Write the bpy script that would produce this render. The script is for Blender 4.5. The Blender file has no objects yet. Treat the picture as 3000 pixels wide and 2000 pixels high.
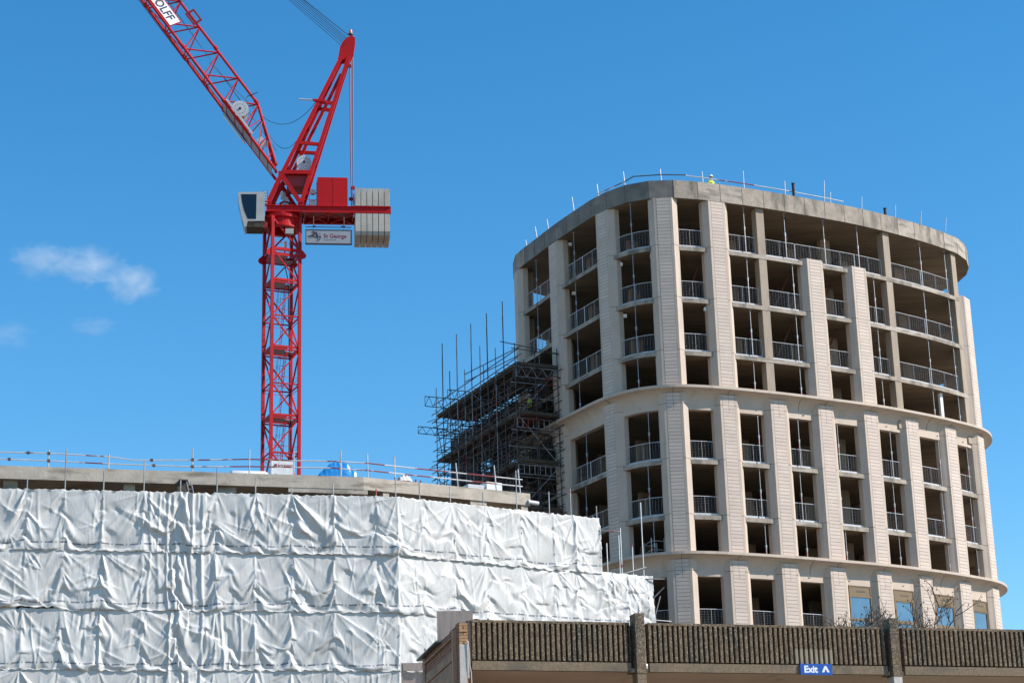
import bpy, bmesh, math, random
import numpy as np
from mathutils import Vector, Matrix
random.seed(7); RNG = np.random.default_rng(7)
S = bpy.context.scene
COL = S.collection
rad = math.radians

# ------------------------------------------------------------------ camera (at the origin, ground is at z = -1.7)
PITCH, ROLL, F_PX = 0.306936, -0.028940, 5950.0
fw = Vector((0, math.cos(PITCH), math.sin(PITCH))); r0 = Vector((1, 0, 0)); u0 = r0.cross(fw)
rt = r0*math.cos(ROLL) + u0*math.sin(ROLL); up = -r0*math.sin(ROLL) + u0*math.cos(ROLL)
cd = bpy.data.cameras.new('camera'); cam = bpy.data.objects.new('camera', cd); COL.objects.link(cam)
cam.matrix_world = Matrix(((rt.x, up.x, -fw.x, 0), (rt.y, up.y, -fw.y, 0), (rt.z, up.z, -fw.z, 0), (0, 0, 0, 1)))
cd.sensor_width = 36.0; cd.lens = 36.0*F_PX/3000.0; cd.clip_start = 0.5; cd.clip_end = 30000
S.camera = cam
GZ = -1.7

# ------------------------------------------------------------------ sky, sun, exposure
SUN_H = (0.990, -0.140); SUN_EL = rad(37)
SUN_ROT = math.atan2(SUN_H[0], SUN_H[1])
w = bpy.data.worlds.new('World'); S.world = w; w.use_nodes = True
nt = w.node_tree; nt.nodes.clear()
sky = nt.nodes.new('ShaderNodeTexSky'); sky.sky_type = 'NISHITA'; sky.sun_disc = False
sky.sun_elevation = SUN_EL; sky.sun_rotation = SUN_ROT
sky.altitude = 0; sky.air_density = 1.0; sky.dust_density = 0.0; sky.ozone_density = 3.0
bg = nt.nodes.new('ShaderNodeBackground'); bg.inputs[1].default_value = 0.115
wo = nt.nodes.new('ShaderNodeOutputWorld')
hs = nt.nodes.new('ShaderNodeHueSaturation'); hs.inputs['Hue'].default_value = 0.4935; hs.inputs['Saturation'].default_value = 1.33; hs.inputs['Value'].default_value = 1.24
nt.links.new(sky.outputs[0], hs.inputs['Color']); nt.links.new(hs.outputs[0], bg.inputs[0]); nt.links.new(bg.outputs[0], wo.inputs[0])
ld = bpy.data.lights.new('sun', 'SUN'); ld.energy = 5.0; ld.angle = rad(0.53); ld.color = (1.0, 0.945, 0.87)
so = bpy.data.objects.new('sun', ld); COL.objects.link(so)
sd = Vector((SUN_H[0]*math.cos(SUN_EL), SUN_H[1]*math.cos(SUN_EL), math.sin(SUN_EL))).normalized()
so.rotation_euler = sd.to_track_quat('Z', 'Y').to_euler()
so.location = (60, -20, 90)
S.view_settings.view_transform = 'Standard'; S.view_settings.look = 'None'
S.view_settings.exposure = 0.42; S.view_settings.gamma = 1.0
S.cycles.max_bounces = 8; S.cycles.diffuse_bounces = 4; S.cycles.volume_bounces = 2
S.cycles.transparent_max_bounces = 12

# ------------------------------------------------------------------ materials
def mat(name, c1, c2=None, scale=1.0, rough=0.8, bump=0.0, bscale=None, stretch=(1, 1, 1), metal=0.0, spec=0.5,
        c3=None, s3=0.3, t3=(0.55, 0.7), detail=6.0, st3=(1, 1, 1), coat=0.0):
    m = bpy.data.materials.new(name); m.use_nodes = True
    n = m.node_tree.nodes; l = m.node_tree.links; b = n['Principled BSDF']
    b.inputs['Roughness'].default_value = rough; b.inputs['Metallic'].default_value = metal
    b.inputs['Specular IOR Level'].default_value = spec; b.inputs['Coat Weight'].default_value = coat
    tc = n.new('ShaderNodeTexCoord'); mp = n.new('ShaderNodeMapping'); mp.inputs['Scale'].default_value = stretch
    l.new(tc.outputs['Object'], mp.inputs[0])
    c2 = c2 or tuple(x*0.85 for x in c1)
    nz = n.new('ShaderNodeTexNoise'); nz.inputs['Scale'].default_value = scale; nz.inputs['Detail'].default_value = detail
    nz.inputs['Roughness'].default_value = 0.62
    l.new(mp.outputs[0], nz.inputs['Vector'])
    cr = n.new('ShaderNodeValToRGB'); cr.color_ramp.elements[0].position = 0.3; cr.color_ramp.elements[1].position = 0.7
    cr.color_ramp.elements[0].color = (*c2, 1); cr.color_ramp.elements[1].color = (*c1, 1)
    l.new(nz.outputs[0], cr.inputs[0]); out = cr.outputs[0]
    if c3:
        mp3 = n.new('ShaderNodeMapping'); mp3.inputs['Scale'].default_value = st3; l.new(tc.outputs['Object'], mp3.inputs[0])
        n3 = n.new('ShaderNodeTexNoise'); n3.inputs['Scale'].default_value = s3; n3.inputs['Detail'].default_value = 7
        l.new(mp3.outputs[0], n3.inputs['Vector'])
        mr = n.new('ShaderNodeMapRange'); mr.inputs[1].default_value = t3[0]; mr.inputs[2].default_value = t3[1]
        l.new(n3.outputs[0], mr.inputs[0])
        mx = n.new('ShaderNodeMix'); mx.data_type = 'RGBA'
        l.new(mr.outputs[0], mx.inputs[0]); l.new(out, mx.inputs[6]); mx.inputs[7].default_value = (*c3, 1); out = mx.outputs[2]
    l.new(out, b.inputs['Base Color'])
    if bump:
        nb = n.new('ShaderNodeTexNoise'); nb.inputs['Scale'].default_value = bscale or scale*4; nb.inputs['Detail'].default_value = 5
        l.new(mp.outputs[0], nb.inputs['Vector'])
        bp = n.new('ShaderNodeBump'); bp.inputs['Strength'].default_value = bump; bp.inputs['Distance'].default_value = 0.05
        l.new(nb.outputs[0], bp.inputs['Height']); l.new(bp.outputs[0], b.inputs['Normal'])
    return m

M = {}
M['ground'] = mat('ground_dirt', (0.25, 0.215, 0.165), (0.16, 0.135, 0.105), 0.15, 0.95)
M['clad'] = mat('pink_stone_cladding', (0.60, 0.485, 0.405), (0.54, 0.43, 0.355), 1.3, 0.75, 0.05, 30)
M['grc'] = mat('buff_cast_stone', (0.55, 0.435, 0.345), (0.47, 0.37, 0.29), 0.9, 0.7, 0.05, 20, c3=(0.37, 0.295, 0.225), s3=0.8, t3=(0.56, 0.8), st3=(2.5, 2.5, .3))
M['joint'] = mat('dark_joint', (0.09, 0.07, 0.055), None, 3, 0.9)
M['conc'] = mat('raw_concrete', (0.41, 0.335, 0.265), (0.255, 0.21, 0.165), 2.2, 0.85, 0.3, 6, c3=(0.17, 0.145, 0.115), s3=1.1, t3=(0.46, 0.62), st3=(1.4, 1.4, .6), detail=10)
M['conc_b'] = mat('raw_concrete_pale', (0.47, 0.395, 0.325), (0.32, 0.265, 0.215), 2.4, 0.85, 0.3, 6, c3=(0.21, 0.18, 0.14), s3=1.3, t3=(0.47, 0.62), st3=(.5, .5, 2.2), detail=10)
M['conc_d'] = mat('raw_concrete_dark', (0.22, 0.195, 0.165), (0.135, 0.12, 0.105), 1.1, 0.85, 0.12, 9, c3=(0.30, 0.27, 0.23), s3=0.7, t3=(0.55, 0.75))
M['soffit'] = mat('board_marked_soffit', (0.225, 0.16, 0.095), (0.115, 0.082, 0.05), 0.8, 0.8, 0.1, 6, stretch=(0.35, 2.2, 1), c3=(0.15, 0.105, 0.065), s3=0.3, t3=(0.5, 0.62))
M['col'] = mat('cast_concrete_column', (0.39, 0.305, 0.225), (0.265, 0.205, 0.15), 1.2, 0.8, 0.1, 8, stretch=(1, 1, .4))
M['slabw'] = mat('grey_concrete_band', (0.53, 0.455, 0.37), (0.37, 0.31, 0.25), 1.6, 0.85, 0.2, 8, c3=(0.22, 0.185, 0.14), s3=0.9, t3=(0.53, 0.7), st3=(.7, .7, 3.0), detail=9)
M['galv'] = mat('galvanised_tube', (0.46, 0.47, 0.48), (0.28, 0.28, 0.29), 3, 0.45, metal=0.4)
M['white'] = mat('white_painted_mesh', (0.60, 0.60, 0.61), (0.48, 0.48, 0.49), 3, 0.5)
M['tube'] = mat('weathered_steel_tube', (0.12, 0.105, 0.10), (0.04, 0.034, 0.032), 1.5, 0.55, metal=0.3, c3=(0.17, 0.05, 0.04), s3=0.8, t3=(0.58, 0.64))
M['tubel'] = mat('silver_steel_tube', (0.40, 0.40, 0.40), (0.16, 0.155, 0.155), 1.2, 0.5, metal=0.4, c3=(0.33, 0.05, 0.05), s3=0.6, t3=(0.60, 0.64))
M['rail'] = mat('banded_rail_tube', (0.60, 0.60, 0.60), (0.45, 0.45, 0.45), 2, 0.5, metal=0.3, c3=(0.22, 0.03, 0.035), s3=0.7, t3=(0.55, 0.58))
M['board'] = mat('scaffold_boards', (0.11, 0.082, 0.055), (0.045, 0.035, 0.028), 2, 0.9, 0.1, 8, stretch=(1, 4, 1))
M['red'] = mat('red_gloss_paint', (0.50, 0.006, 0.008), (0.40, 0.005, 0.007), 0.6, 0.5, 0.02, 8, c3=(0.31, 0.006, 0.008), s3=1.2, spec=0.22)
M['redd'] = mat('dark_red_paint', (0.30, 0.012, 0.014), (0.20, 0.01, 0.012), 0.8, 0.5)
M['lilac'] = mat('grey_mesh_floor', (0.36, 0.30, 0.34), (0.25, 0.2, 0.23), 4, 0.7)
M['cw'] = mat('counterweight_concrete', (0.50, 0.45, 0.385), (0.38, 0.34, 0.285), 1.2, 0.85, 0.1, 9, c3=(0.36, 0.29, 0.21), s3=0.9, t3=(0.58, 0.75), st3=(1, 1, .4))
M['black'] = mat('black_rubber', (0.012, 0.012, 0.014), None, 2, 0.6)
M['cable'] = mat('steel_rope', (0.035, 0.035, 0.04), None, 2, 0.6)
M['cabw'] = mat('cream_cab_paint', (0.46, 0.435, 0.40), (0.38, 0.355, 0.33), 1, 0.4, coat=0.1)
M['glassd'] = mat('dark_glass', (0.006, 0.012, 0.022), None, 1, 0.06, spec=0.6)
M['grey'] = mat('grey_machine_paint', (0.55, 0.55, 0.56), (0.42, 0.42, 0.43), 2, 0.5)
M['sign_w'] = mat('sign_board', (0.33, 0.335, 0.36), (0.27, 0.275, 0.30), 1, 0.5)
M['sign_p'] = mat('white_sign_panel', (0.76, 0.76, 0.78), (0.70, 0.70, 0.72), 1, 0.5)
M['ink'] = mat('navy_ink', (0.015, 0.02, 0.045), None, 2, 0.5)
M['inkr'] = mat('maroon_ink', (0.24, 0.012, 0.02), None, 2, 0.5)
M['orange'] = mat('orange_plastic', (0.85, 0.20, 0.05), None, 2, 0.35)
M['bronze'] = mat('bronze_frame', (0.19, 0.12, 0.05), (0.155, 0.10, 0.042), 2, 0.45)
M['bronze2'] = mat('bronze_dark', (0.10, 0.07, 0.035), None, 2, 0.45)
M['glass'] = mat('window_glass', (0.30, 0.31, 0.32), (0.24, 0.26, 0.28), 1, 0.03, 0.02, 1.2, metal=0.85, spec=1.0)
M['blue'] = mat('blue_sign', (0.004, 0.085, 0.40), (0.004, 0.075, 0.36), 2, 0.4)
M['signtxt'] = mat('white_lettering', (0.85, 0.85, 0.85), (0.82, 0.82, 0.82), 2, 0.5)
M['tarp'] = mat('blue_tarpaulin', (0.02, 0.26, 0.62), (0.012, 0.19, 0.5), 3, 0.35, 0.4, 7)
M['wrap'] = mat('white_pallet_wrap', (0.74, 0.73, 0.71), (0.6, 0.59, 0.57), 3, 0.35, 0.3, 9, stretch=(6, 6, .5))
M['rust'] = mat('rusty_brown_steel', (0.17, 0.05, 0.03), (0.10, 0.03, 0.02), 3, 0.8)
M['hiviz'] = mat('yellow_hi_vis', (0.62, 0.72, 0.03), None, 3, 0.7)
M['helmet'] = mat('white_helmet', (0.85, 0.85, 0.85), None, 3, 0.3)
M['skin'] = mat('skin', (0.42, 0.24, 0.17), None, 3, 0.6)
M['cloth'] = mat('dark_work_clothes', (0.03, 0.035, 0.05), None, 3, 0.8)
M['ply'] = mat('weathered_plywood', (0.47, 0.365, 0.305), (0.36, 0.275, 0.23), 1.5, 0.85, 0.05, 9, stretch=(5, 5, .5), c3=(0.22, 0.18, 0.16), s3=1.5, t3=(0.55, 0.8), st3=(4, 4, .5))
M['plyd'] = mat('grey_stained_boards', (0.48, 0.285, 0.175), (0.24, 0.14, 0.085), 2.2, 0.85, 0.1, 9, stretch=(1, 1, 4))
M['timber'] = mat('brown_timber', (0.55, 0.32, 0.19), (0.38, 0.22, 0.13), 3, 0.8, 0.1, 12, stretch=(3, 3, .6))
M['lead'] = mat('grey_lead_flashing', (0.13, 0.13, 0.125), (0.08, 0.08, 0.075), 2, 0.6)
M['render'] = mat('white_render', (0.64, 0.575, 0.51), (0.46, 0.40, 0.35), 2.5, 0.85, 0.15, 9, c3=(0.35, 0.32, 0.29), s3=3, t3=(0.6, 0.75))
M['twig'] = mat('bare_twigs', (0.13, 0.085, 0.055), (0.07, 0.045, 0.03), 6, 0.9)
M['seed'] = mat('seed_balls', (0.07, 0.04, 0.025), None, 6, 0.9)
M['psof'] = mat('painted_soffit', (0.62, 0.47, 0.34), (0.52, 0.39, 0.28), 0.7, 0.85, c3=(0.25, 0.19, 0.14), s3=1.0, t3=(0.62, 0.8))

def island_var(m, lo, hi):
    n = m.node_tree.nodes; l = m.node_tree.links; b = n['Principled BSDF']; src = b.inputs['Base Color'].links[0].from_socket
    gm = n.new('ShaderNodeNewGeometry'); mr = n.new('ShaderNodeMapRange'); mr.inputs[3].default_value = lo; mr.inputs[4].default_value = hi
    l.new(gm.outputs['Random Per Island'], mr.inputs[0]); mx = n.new('ShaderNodeMix'); mx.data_type = 'RGBA'; mx.blend_type = 'MULTIPLY'; mx.inputs[0].default_value = 1
    cb = n.new('ShaderNodeCombineColor')
    for i in range(3): l.new(mr.outputs[0], cb.inputs[i])
    l.new(src, mx.inputs[6]); l.new(cb.outputs[0], mx.inputs[7]); l.new(mx.outputs[2], b.inputs['Base Color'])
island_var(M['clad'], .93, 1.05); island_var(M['cw'], .85, 1.08)
def aggregate():
    m = mat('exposed_aggregate', (0.200, 0.128, 0.072), (0.076, 0.049, 0.030), 26, 0.9, 0.6, 45, c3=(0.06, 0.052, 0.038), s3=1.6, t3=(0.47, 0.70), st3=(1, 1, .55), detail=3)
    n = m.node_tree.nodes; l = m.node_tree.links; b = n['Principled BSDF']
    src = b.inputs['Base Color'].links[0].from_socket
    vo = n.new('ShaderNodeTexVoronoi'); vo.inputs['Scale'].default_value = 38
    tc = n.new('ShaderNodeTexCoord'); l.new(tc.outputs['Object'], vo.inputs['Vector'])
    mr = n.new('ShaderNodeMapRange'); mr.inputs[1].default_value = 0.62; mr.inputs[2].default_value = 0.8
    sep = n.new('ShaderNodeSeparateColor'); l.new(vo.outputs['Color'], sep.inputs[0]); l.new(sep.outputs[0], mr.inputs[0])
    mm = n.new('ShaderNodeMath'); mm.operation = 'MULTIPLY'; mm.inputs[1].default_value = 0.6; l.new(mr.outputs[0], mm.inputs[0])
    mx = n.new('ShaderNodeMix'); mx.data_type = 'RGBA'; l.new(mm.outputs[0], mx.inputs[0]); l.new(src, mx.inputs[6]); mx.inputs[7].default_value = (0.40, 0.31, 0.20, 1)
    l.new(mx.outputs[2], b.inputs['Base Color'])
    return m
M['agg'] = aggregate()
M['aggl'] = mat('cleaned_aggregate', (0.36, 0.29, 0.20), (0.24, 0.19, 0.13), 12, 0.9, 0.3, 40, stretch=(3, 3, .4), detail=3)
M['aggb'] = mat('aggregate_band', (0.28, 0.20, 0.125), (0.145, 0.102, 0.064), 20, 0.9, 0.4, 45, c3=(0.11, 0.095, 0.07), s3=1.6, t3=(0.52, 0.74), detail=3)

def brick():
    m = bpy.data.materials.new('old_brick'); m.use_nodes = True
    n = m.node_tree.nodes; l = m.node_tree.links; b = n['Principled BSDF']; b.inputs['Roughness'].default_value = 0.9
    uv = n.new('ShaderNodeUVMap')
    br = n.new('ShaderNodeTexBrick'); br.inputs['Scale'].default_value = 1.0
    br.inputs['Color1'].default_value = (0.58, 0.24, 0.13, 1); br.inputs['Color2'].default_value = (0.42, 0.17, 0.10, 1)
    br.inputs['Mortar'].default_value = (0.07, 0.055, 0.045, 1); br.inputs['Mortar Size'].default_value = 0.010
    br.inputs['Brick Width'].default_value = 0.225; br.inputs['Row Height'].default_value = 0.075
    l.new(uv.outputs[0], br.inputs['Vector'])
    nz = n.new('ShaderNodeTexNoise'); nz.inputs['Scale'].default_value = 5; l.new(uv.outputs[0], nz.inputs['Vector'])
    mx = n.new('ShaderNodeMix'); mx.data_type = 'RGBA'; mx.blend_type = 'MULTIPLY'; mx.inputs[0].default_value = 0.45
    l.new(br.outputs[0], mx.inputs[6]); l.new(nz.outputs[0], mx.inputs[7]); l.new(mx.outputs[2], b.inputs['Base Color'])
    bp = n.new('ShaderNodeBump'); bp.inputs['Strength'].default_value = 0.6; bp.inputs['Distance'].default_value = 0.02; bp.invert = True
    l.new(br.outputs['Fac'], bp.inputs['Height']); l.new(bp.outputs[0], b.inputs['Normal'])
    return m
M['brick'] = brick()
M['brickl'] = mat('yellow_stock_brick', (0.50, 0.29, 0.15), (0.36, 0.19, 0.09), 7, 0.9, 0.3, 25)

def sheet_mat():
    m = bpy.data.materials.new('white_sheeting'); m.use_nodes = True
    n = m.node_tree.nodes; l = m.node_tree.links; b = n['Principled BSDF']
    b.inputs['Roughness'].default_value = 0.42; b.inputs['Specular IOR Level'].default_value = 0.35
    uv = n.new('ShaderNodeUVMap'); sx = n.new('ShaderNodeSeparateXYZ'); l.new(uv.outputs[0], sx.inputs[0])
    def math_(op, a, bb=None, c=None):
        q = n.new('ShaderNodeMath'); q.operation = op
        for i, v in enumerate((a, bb, c)):
            if v is None: continue
            if isinstance(v, (int, float)): q.inputs[i].default_value = v
            else: l.new(v, q.inputs[i])
        return q.outputs[0]
    U, V = sx.outputs[0], sx.outputs[1]          # metres along the sheet, metres below its top edge
    # broad dirt
    nz = n.new('ShaderNodeTexNoise'); nz.inputs['Scale'].default_value = 0.9; nz.inputs['Detail'].default_value = 8; l.new(uv.outputs[0], nz.inputs['Vector'])
    cr = n.new('ShaderNodeValToRGB'); cr.color_ramp.elements[0].position = 0.3; cr.color_ramp.elements[1].position = 0.65
    cr.color_ramp.elements[0].color = (0.50, 0.475, 0.445, 1); cr.color_ramp.elements[1].color = (0.63, 0.605, 0.57, 1); l.new(nz.outputs[0], cr.inputs[0])
    # printed line of small lettering near the bottom hem: groups of dashes repeating every 1.18 m
    inrow = math_('MULTIPLY', math_('GREATER_THAN', V, 2.235), math_('LESS_THAN', V, 2.305))
    ph = math_('MODULO', U, 0.59)
    grp = math_('ADD', math_('MULTIPLY', math_('GREATER_THAN', ph, 0.16), math_('LESS_THAN', ph, 0.50)),
                math_('MULTIPLY', math_('GREATER_THAN', ph, 0.0), math_('LESS_THAN', ph, 0.045)))
    wn = n.new('ShaderNodeTexNoise'); wn.inputs['Scale'].default_value = 40; wn.inputs['Detail'].default_value = 2; l.new(uv.outputs[0], wn.inputs['Vector'])
    ink = math_('MULTIPLY', math_('MULTIPLY', inrow, grp), math_('GREATER_THAN', wn.outputs[0], 0.42))
    mx = n.new('ShaderNodeMix'); mx.data_type = 'RGBA'; l.new(ink, mx.inputs[0]); l.new(cr.outputs[0], mx.inputs[6]); mx.inputs[7].default_value = (0.10, 0.11, 0.15, 1)
    # eyelet buttons, two rows
    du = math_('SUBTRACT', math_('MODULO', U, 0.52), 0.26)
    def row(v0):
        dv = math_('SUBTRACT', V, v0)
        return math_('SQRT', math_('ADD', math_('MULTIPLY', du, du), math_('MULTIPLY', dv, dv)))
    d = math_('MINIMUM', math_('MINIMUM', row(0.92), row(1.78)), row(2.55))
    dot = math_('LESS_THAN', d, 0.026)
    hole = math_('LESS_THAN', d, 0.013)
    mx2 = n.new('ShaderNodeMix'); mx2.data_type = 'RGBA'; l.new(dot, mx2.inputs[0]); l.new(mx.outputs[2], mx2.inputs[6]); mx2.inputs[7].default_value = (0.80, 0.80, 0.80, 1)
    mx3 = n.new('ShaderNodeMix'); mx3.data_type = 'RGBA'; l.new(hole, mx3.inputs[0]); l.new(mx2.outputs[2], mx3.inputs[6]); mx3.inputs[7].default_value = (0.3, 0.29, 0.27, 1)
    l.new(mx3.outputs[2], b.inputs['Base Color'])
    # fine crinkle
    mp = n.new('ShaderNodeMapping'); mp.inputs['Scale'].default_value = (2.2, 0.8, 1); mp.inputs['Rotation'].default_value = (0, 0, 0.35); l.new(uv.outputs[0], mp.inputs[0])
    n1 = n.new('ShaderNodeTexNoise'); n1.inputs['Scale'].default_value = 1.5; n1.inputs['Detail'].default_value = 7; n1.inputs['Distortion'].default_value = 1.6; n1.noise_type = 'RIDGED_MULTIFRACTAL'; l.new(mp.outputs[0], n1.inputs['Vector'])
    bp = n.new('ShaderNodeBump'); bp.inputs['Strength'].default_value = 0.22; bp.inputs['Distance'].default_value = 0.05; l.new(n1.outputs[0], bp.inputs['Height'])
    l.new(bp.outputs[0], b.inputs['Normal'])
    return m
M['sheet'] = sheet_mat()

# ------------------------------------------------------------------ mesh helpers
class MB:
    def __init__(s): s.v = []; s.f = []; s.m = []; s.uv = {}
    def quad(s, a, b, c, d, mi=0):
        k = len(s.v); s.v += [tuple(a), tuple(b), tuple(c), tuple(d)]; s.f.append((k, k+1, k+2, k+3)); s.m.append(mi)
    def frame(s, o, ax, ay, az, lo, hi, mi=0):
        o = Vector(o); k = len(s.v)
        for i in range(8):
            x = hi[0] if i & 1 else lo[0]; y = hi[1] if i & 2 else lo[1]; z = hi[2] if i & 4 else lo[2]
            s.v.append(tuple(o + ax*x + ay*y + az*z))
        for q in ((0, 2, 3, 1), (4, 5, 7, 6), (0, 1, 5, 4), (2, 6, 7, 3), (0, 4, 6, 2), (1, 3, 7, 5)):
            s.f.append(tuple(k+i for i in q)); s.m.append(mi)
    def box(s, lo, hi, mi=0): s.frame((0, 0, 0), Vector((1, 0, 0)), Vector((0, 1, 0)), Vector((0, 0, 1)), lo, hi, mi)
    def bar(s, p, q, wd, hd=None, mi=0, upv=(0, 0, 1)):
        p = Vector(p); q = Vector(q); d = q-p; L = d.length
        if L < 1e-6: return
        d /= L; uv = Vector(upv)
        if abs(d.dot(uv)) > 0.98: uv = Vector((0, 1, 0)) if abs(d.y) < .9 else Vector((1, 0, 0))
        ax = d.cross(uv).normalized(); ay = ax.cross(d); hd = hd or wd
        s.frame(p, ax, ay, d, (-wd/2, -hd/2, 0), (wd/2, hd/2, L), mi)
    def tube(s, p, q, r, n=6, r2=None, mi=0, cap=True):
        p = Vector(p); q = Vector(q); d = q-p; L = d.length
        if L < 1e-6: return
        d /= L; a = Vector((0, 0, 1)) if abs(d.z) < .9 else Vector((1, 0, 0))
        x = d.cross(a).normalized(); y = d.cross(x); r2 = r if r2 is None else r2; k = len(s.v)
        for i in range(n):
            t = 2*math.pi*i/n; e = x*math.cos(t)+y*math.sin(t)
            s.v.append(tuple(p+e*r)); s.v.append(tuple(q+e*r2))
        for i in range(n):
            j = (i+1) % n; s.f.append((k+2*i, k+2*i+1, k+2*j+1, k+2*j)); s.m.append(mi)
        if cap:
            s.f.append(tuple(k+2*i for i in range(n))); s.m.append(mi)
            s.f.append(tuple(k+2*i+1 for i in reversed(range(n)))); s.m.append(mi)
    def path(s, pts, r, n=6, mi=0):
        for a, b in zip(pts, pts[1:]): s.tube(a, b, r, n, mi=mi)
    def prism(s, poly, off, mi=0):
        off = Vector(off); n = len(poly); k = len(s.v)
        for p in poly: s.v.append(tuple(p))
        for p in poly: s.v.append(tuple(Vector(p)+off))
        s.f.append(tuple(range(k, k+n))); s.m.append(mi); s.f.append(tuple(reversed(range(k+n, k+2*n)))); s.m.append(mi)
        for i in range(n):
            j = (i+1) % n; s.f.append((k+i, k+n+i, k+n+j, k+j)); s.m.append(mi)
    def lathe(s, c, prof, n=20, mi=0, ax=Vector((0, 0, 1))):
        a = Vector((1, 0, 0)) if abs(ax.x) < .9 else Vector((0, 1, 0)); x = ax.cross(a).normalized(); y = ax.cross(x); c = Vector(c); k = len(s.v); m = len(prof)
        for i in range(n):
            t = 2*math.pi*i/n; e = x*math.cos(t)+y*math.sin(t)
            for r, h in prof: s.v.append(tuple(c+e*r+ax*h))
        for i in range(n):
            j = (i+1) % n
            for h in range(m-1): s.f.append((k+i*m+h, k+i*m+h+1, k+j*m+h+1, k+j*m+h)); s.m.append(mi)
    def text(s, body, size, o, ax, ay, mi=0, bold=0.0, thick=0.0, align='LEFT', xs=1.0):
        cu = bpy.data.curves.new('t', 'FONT'); cu.body = body; cu.size = size; cu.align_x = align; cu.offset = bold; cu.resolution_u = 3
        ob = bpy.data.objects.new('t', cu); COL.objects.link(ob)
        dg = bpy.context.evaluated_depsgraph_get(); ev = ob.evaluated_get(dg); me = ev.to_mesh()
        k = len(s.v); o = Vector(o)
        for v in me.vertices: s.v.append(tuple(o + ax*v.co.x*xs + ay*v.co.y))
        for p in me.polygons: s.f.append(tuple(k+i for i in p.vertices)); s.m.append(mi)
        ev.to_mesh_clear(); bpy.data.objects.remove(ob); bpy.data.curves.remove(cu)
    def build(s, name, mats, parent=None, smooth=False, bevel=0):
        me = bpy.data.meshes.new(name); me.from_pydata(s.v, [], s.f)
        if not isinstance(mats, (list, tuple)): mats = [mats]
        for m in mats: me.materials.append(m)
        if len(mats) > 1: me.polygons.foreach_set('material_index', s.m)
        bm = bmesh.new(); bm.from_mesh(me); bmesh.ops.recalc_face_normals(bm, faces=bm.faces); bm.to_mesh(me); bm.free()
        if smooth: me.polygons.foreach_set('use_smooth', [True]*len(me.polygons))
        me.update()
        o = bpy.data.objects.new(name, me); COL.objects.link(o)
        if parent: o.parent = parent
        return o

def tag(o, label=None, cat=None, group=None, kind=None):
    if label: o['label'] = label
    if cat: o['category'] = cat
    if group: o['group'] = group
    if kind: o['kind'] = kind
    return o
def thing(name, label, cat, loc=(0, 0, 0), rz=0.0, group=None):
    o = bpy.data.objects.new(name, None); COL.objects.link(o); o.location = loc; o.rotation_euler = (0, 0, rz)
    o.empty_display_size = 0.3
    return tag(o, label, cat, group)
V = Vector; XA = V((1, 0, 0)); YA = V((0, 1, 0)); ZA = V((0, 0, 1))

# ------------------------------------------------------------------ ground
g = MB(); g.quad((-6000, -6000, GZ), (6000, -6000, GZ), (6000, 6000, GZ), (-6000, 6000, GZ))
tag(g.build('ground', M['ground']), kind='structure')

# ================================================================== TOWER
R = 43.10                      # underside of the roof slab
ST = 3.15                      # storey height
CP = [(0.35, 121.5), (1.45, 119.0), (2.63, 116.45), (4.0, 113.85), (5.45, 111.4), (7.1, 109.85), (8.92, 109.38), (10.6, 109.68), (12.1, 110.22),
      (15.08, 111.55), (17.98, 113.05), (20.85, 114.65), (23.58, 116.5), (26.3, 118.65), (28.6, 121.0), (29.45, 123.2), (29.5, 125.2),
      (28.6, 127.6), (26.0, 130.8), (22.5, 133.4), (18, 133.4), (12, 131.0), (6, 128.4), (2.2, 126.3), (0.45, 124.0)]
def closed_spline(cp, per=60):
    cp = np.array(cp); n = len(cp); out = []
    for i in range(n):
        p0, p1, p2, p3 = cp[i-1], cp[i], cp[(i+1) % n], cp[(i+2) % n]
        t0 = 0; t1 = np.linalg.norm(p1-p0)**.5; t2 = t1+np.linalg.norm(p2-p1)**.5; t3 = t2+np.linalg.norm(p3-p2)**.5
        for t in np.linspace(t1, t2, per, endpoint=False):
            a1 = (t1-t)/(t1-t0)*p0+(t-t0)/(t1-t0)*p1; a2 = (t2-t)/(t2-t1)*p1+(t-t1)/(t2-t1)*p2; a3 = (t3-t)/(t3-t2)*p2+(t-t2)/(t3-t2)*p3
            b1 = (t2-t)/(t2-t0)*a1+(t-t0)/(t2-t0)*a2; b2 = (t3-t)/(t3-t1)*a2+(t-t1)/(t3-t1)*a3
            out.append((t2-t)/(t2-t1)*b1+(t-t1)/(t2-t1)*b2)
    return np.array(out)
FC = closed_spline(CP)
seg = np.linalg.norm(np.roll(FC, -1, 0)-FC, axis=1); SA = np.concatenate([[0], np.cumsum(seg)]); PER = SA[-1]
FCX = np.vstack([FC, FC[:1]])
def fpt(s):
    s = s % PER; return np.array([np.interp(s, SA, FCX[:, 0]), np.interp(s, SA, FCX[:, 1])])
def fnorm(s):
    t = fpt(s+.25)-fpt(s-.25); t /= np.linalg.norm(t); return np.array([t[1], -t[0]]), t
def fp(s, off, z):
    n, t = fnorm(s); p = fpt(s)+n*off; return V((p[0], p[1], z))
def s_of(x, y):
    i = int(np.argmin((FC[:, 0]-x)**2+(FC[:, 1]-y)**2)); return SA[i]
PIERS = {'A': (.35, 121.5), 'B': (2.63, 116.45), 'C': (5.45, 111.4), 'D': (8.92, 109.38), 'E': (12.12, 110.22), 'F': (15.08, 111.55), 'G': (17.98, 113.05),
         'H': (20.85, 114.68), 'I': (23.58, 116.5), 'J': (26.3, 118.65), 'K': (28.62, 121.05)}
PS = {k: s_of(*v) for k, v in PIERS.items()}
BACK = []
nb = int((PER-(PS['K']-PS['A']))/3.05)
for i in range(2, nb): BACK.append(PS['K']+(PER-(PS['K']-PS['A']))*i/nb)
ZL1 = R-4*ST; ZL2 = R-7*ST     # lintel undersides of the two cornices
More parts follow.
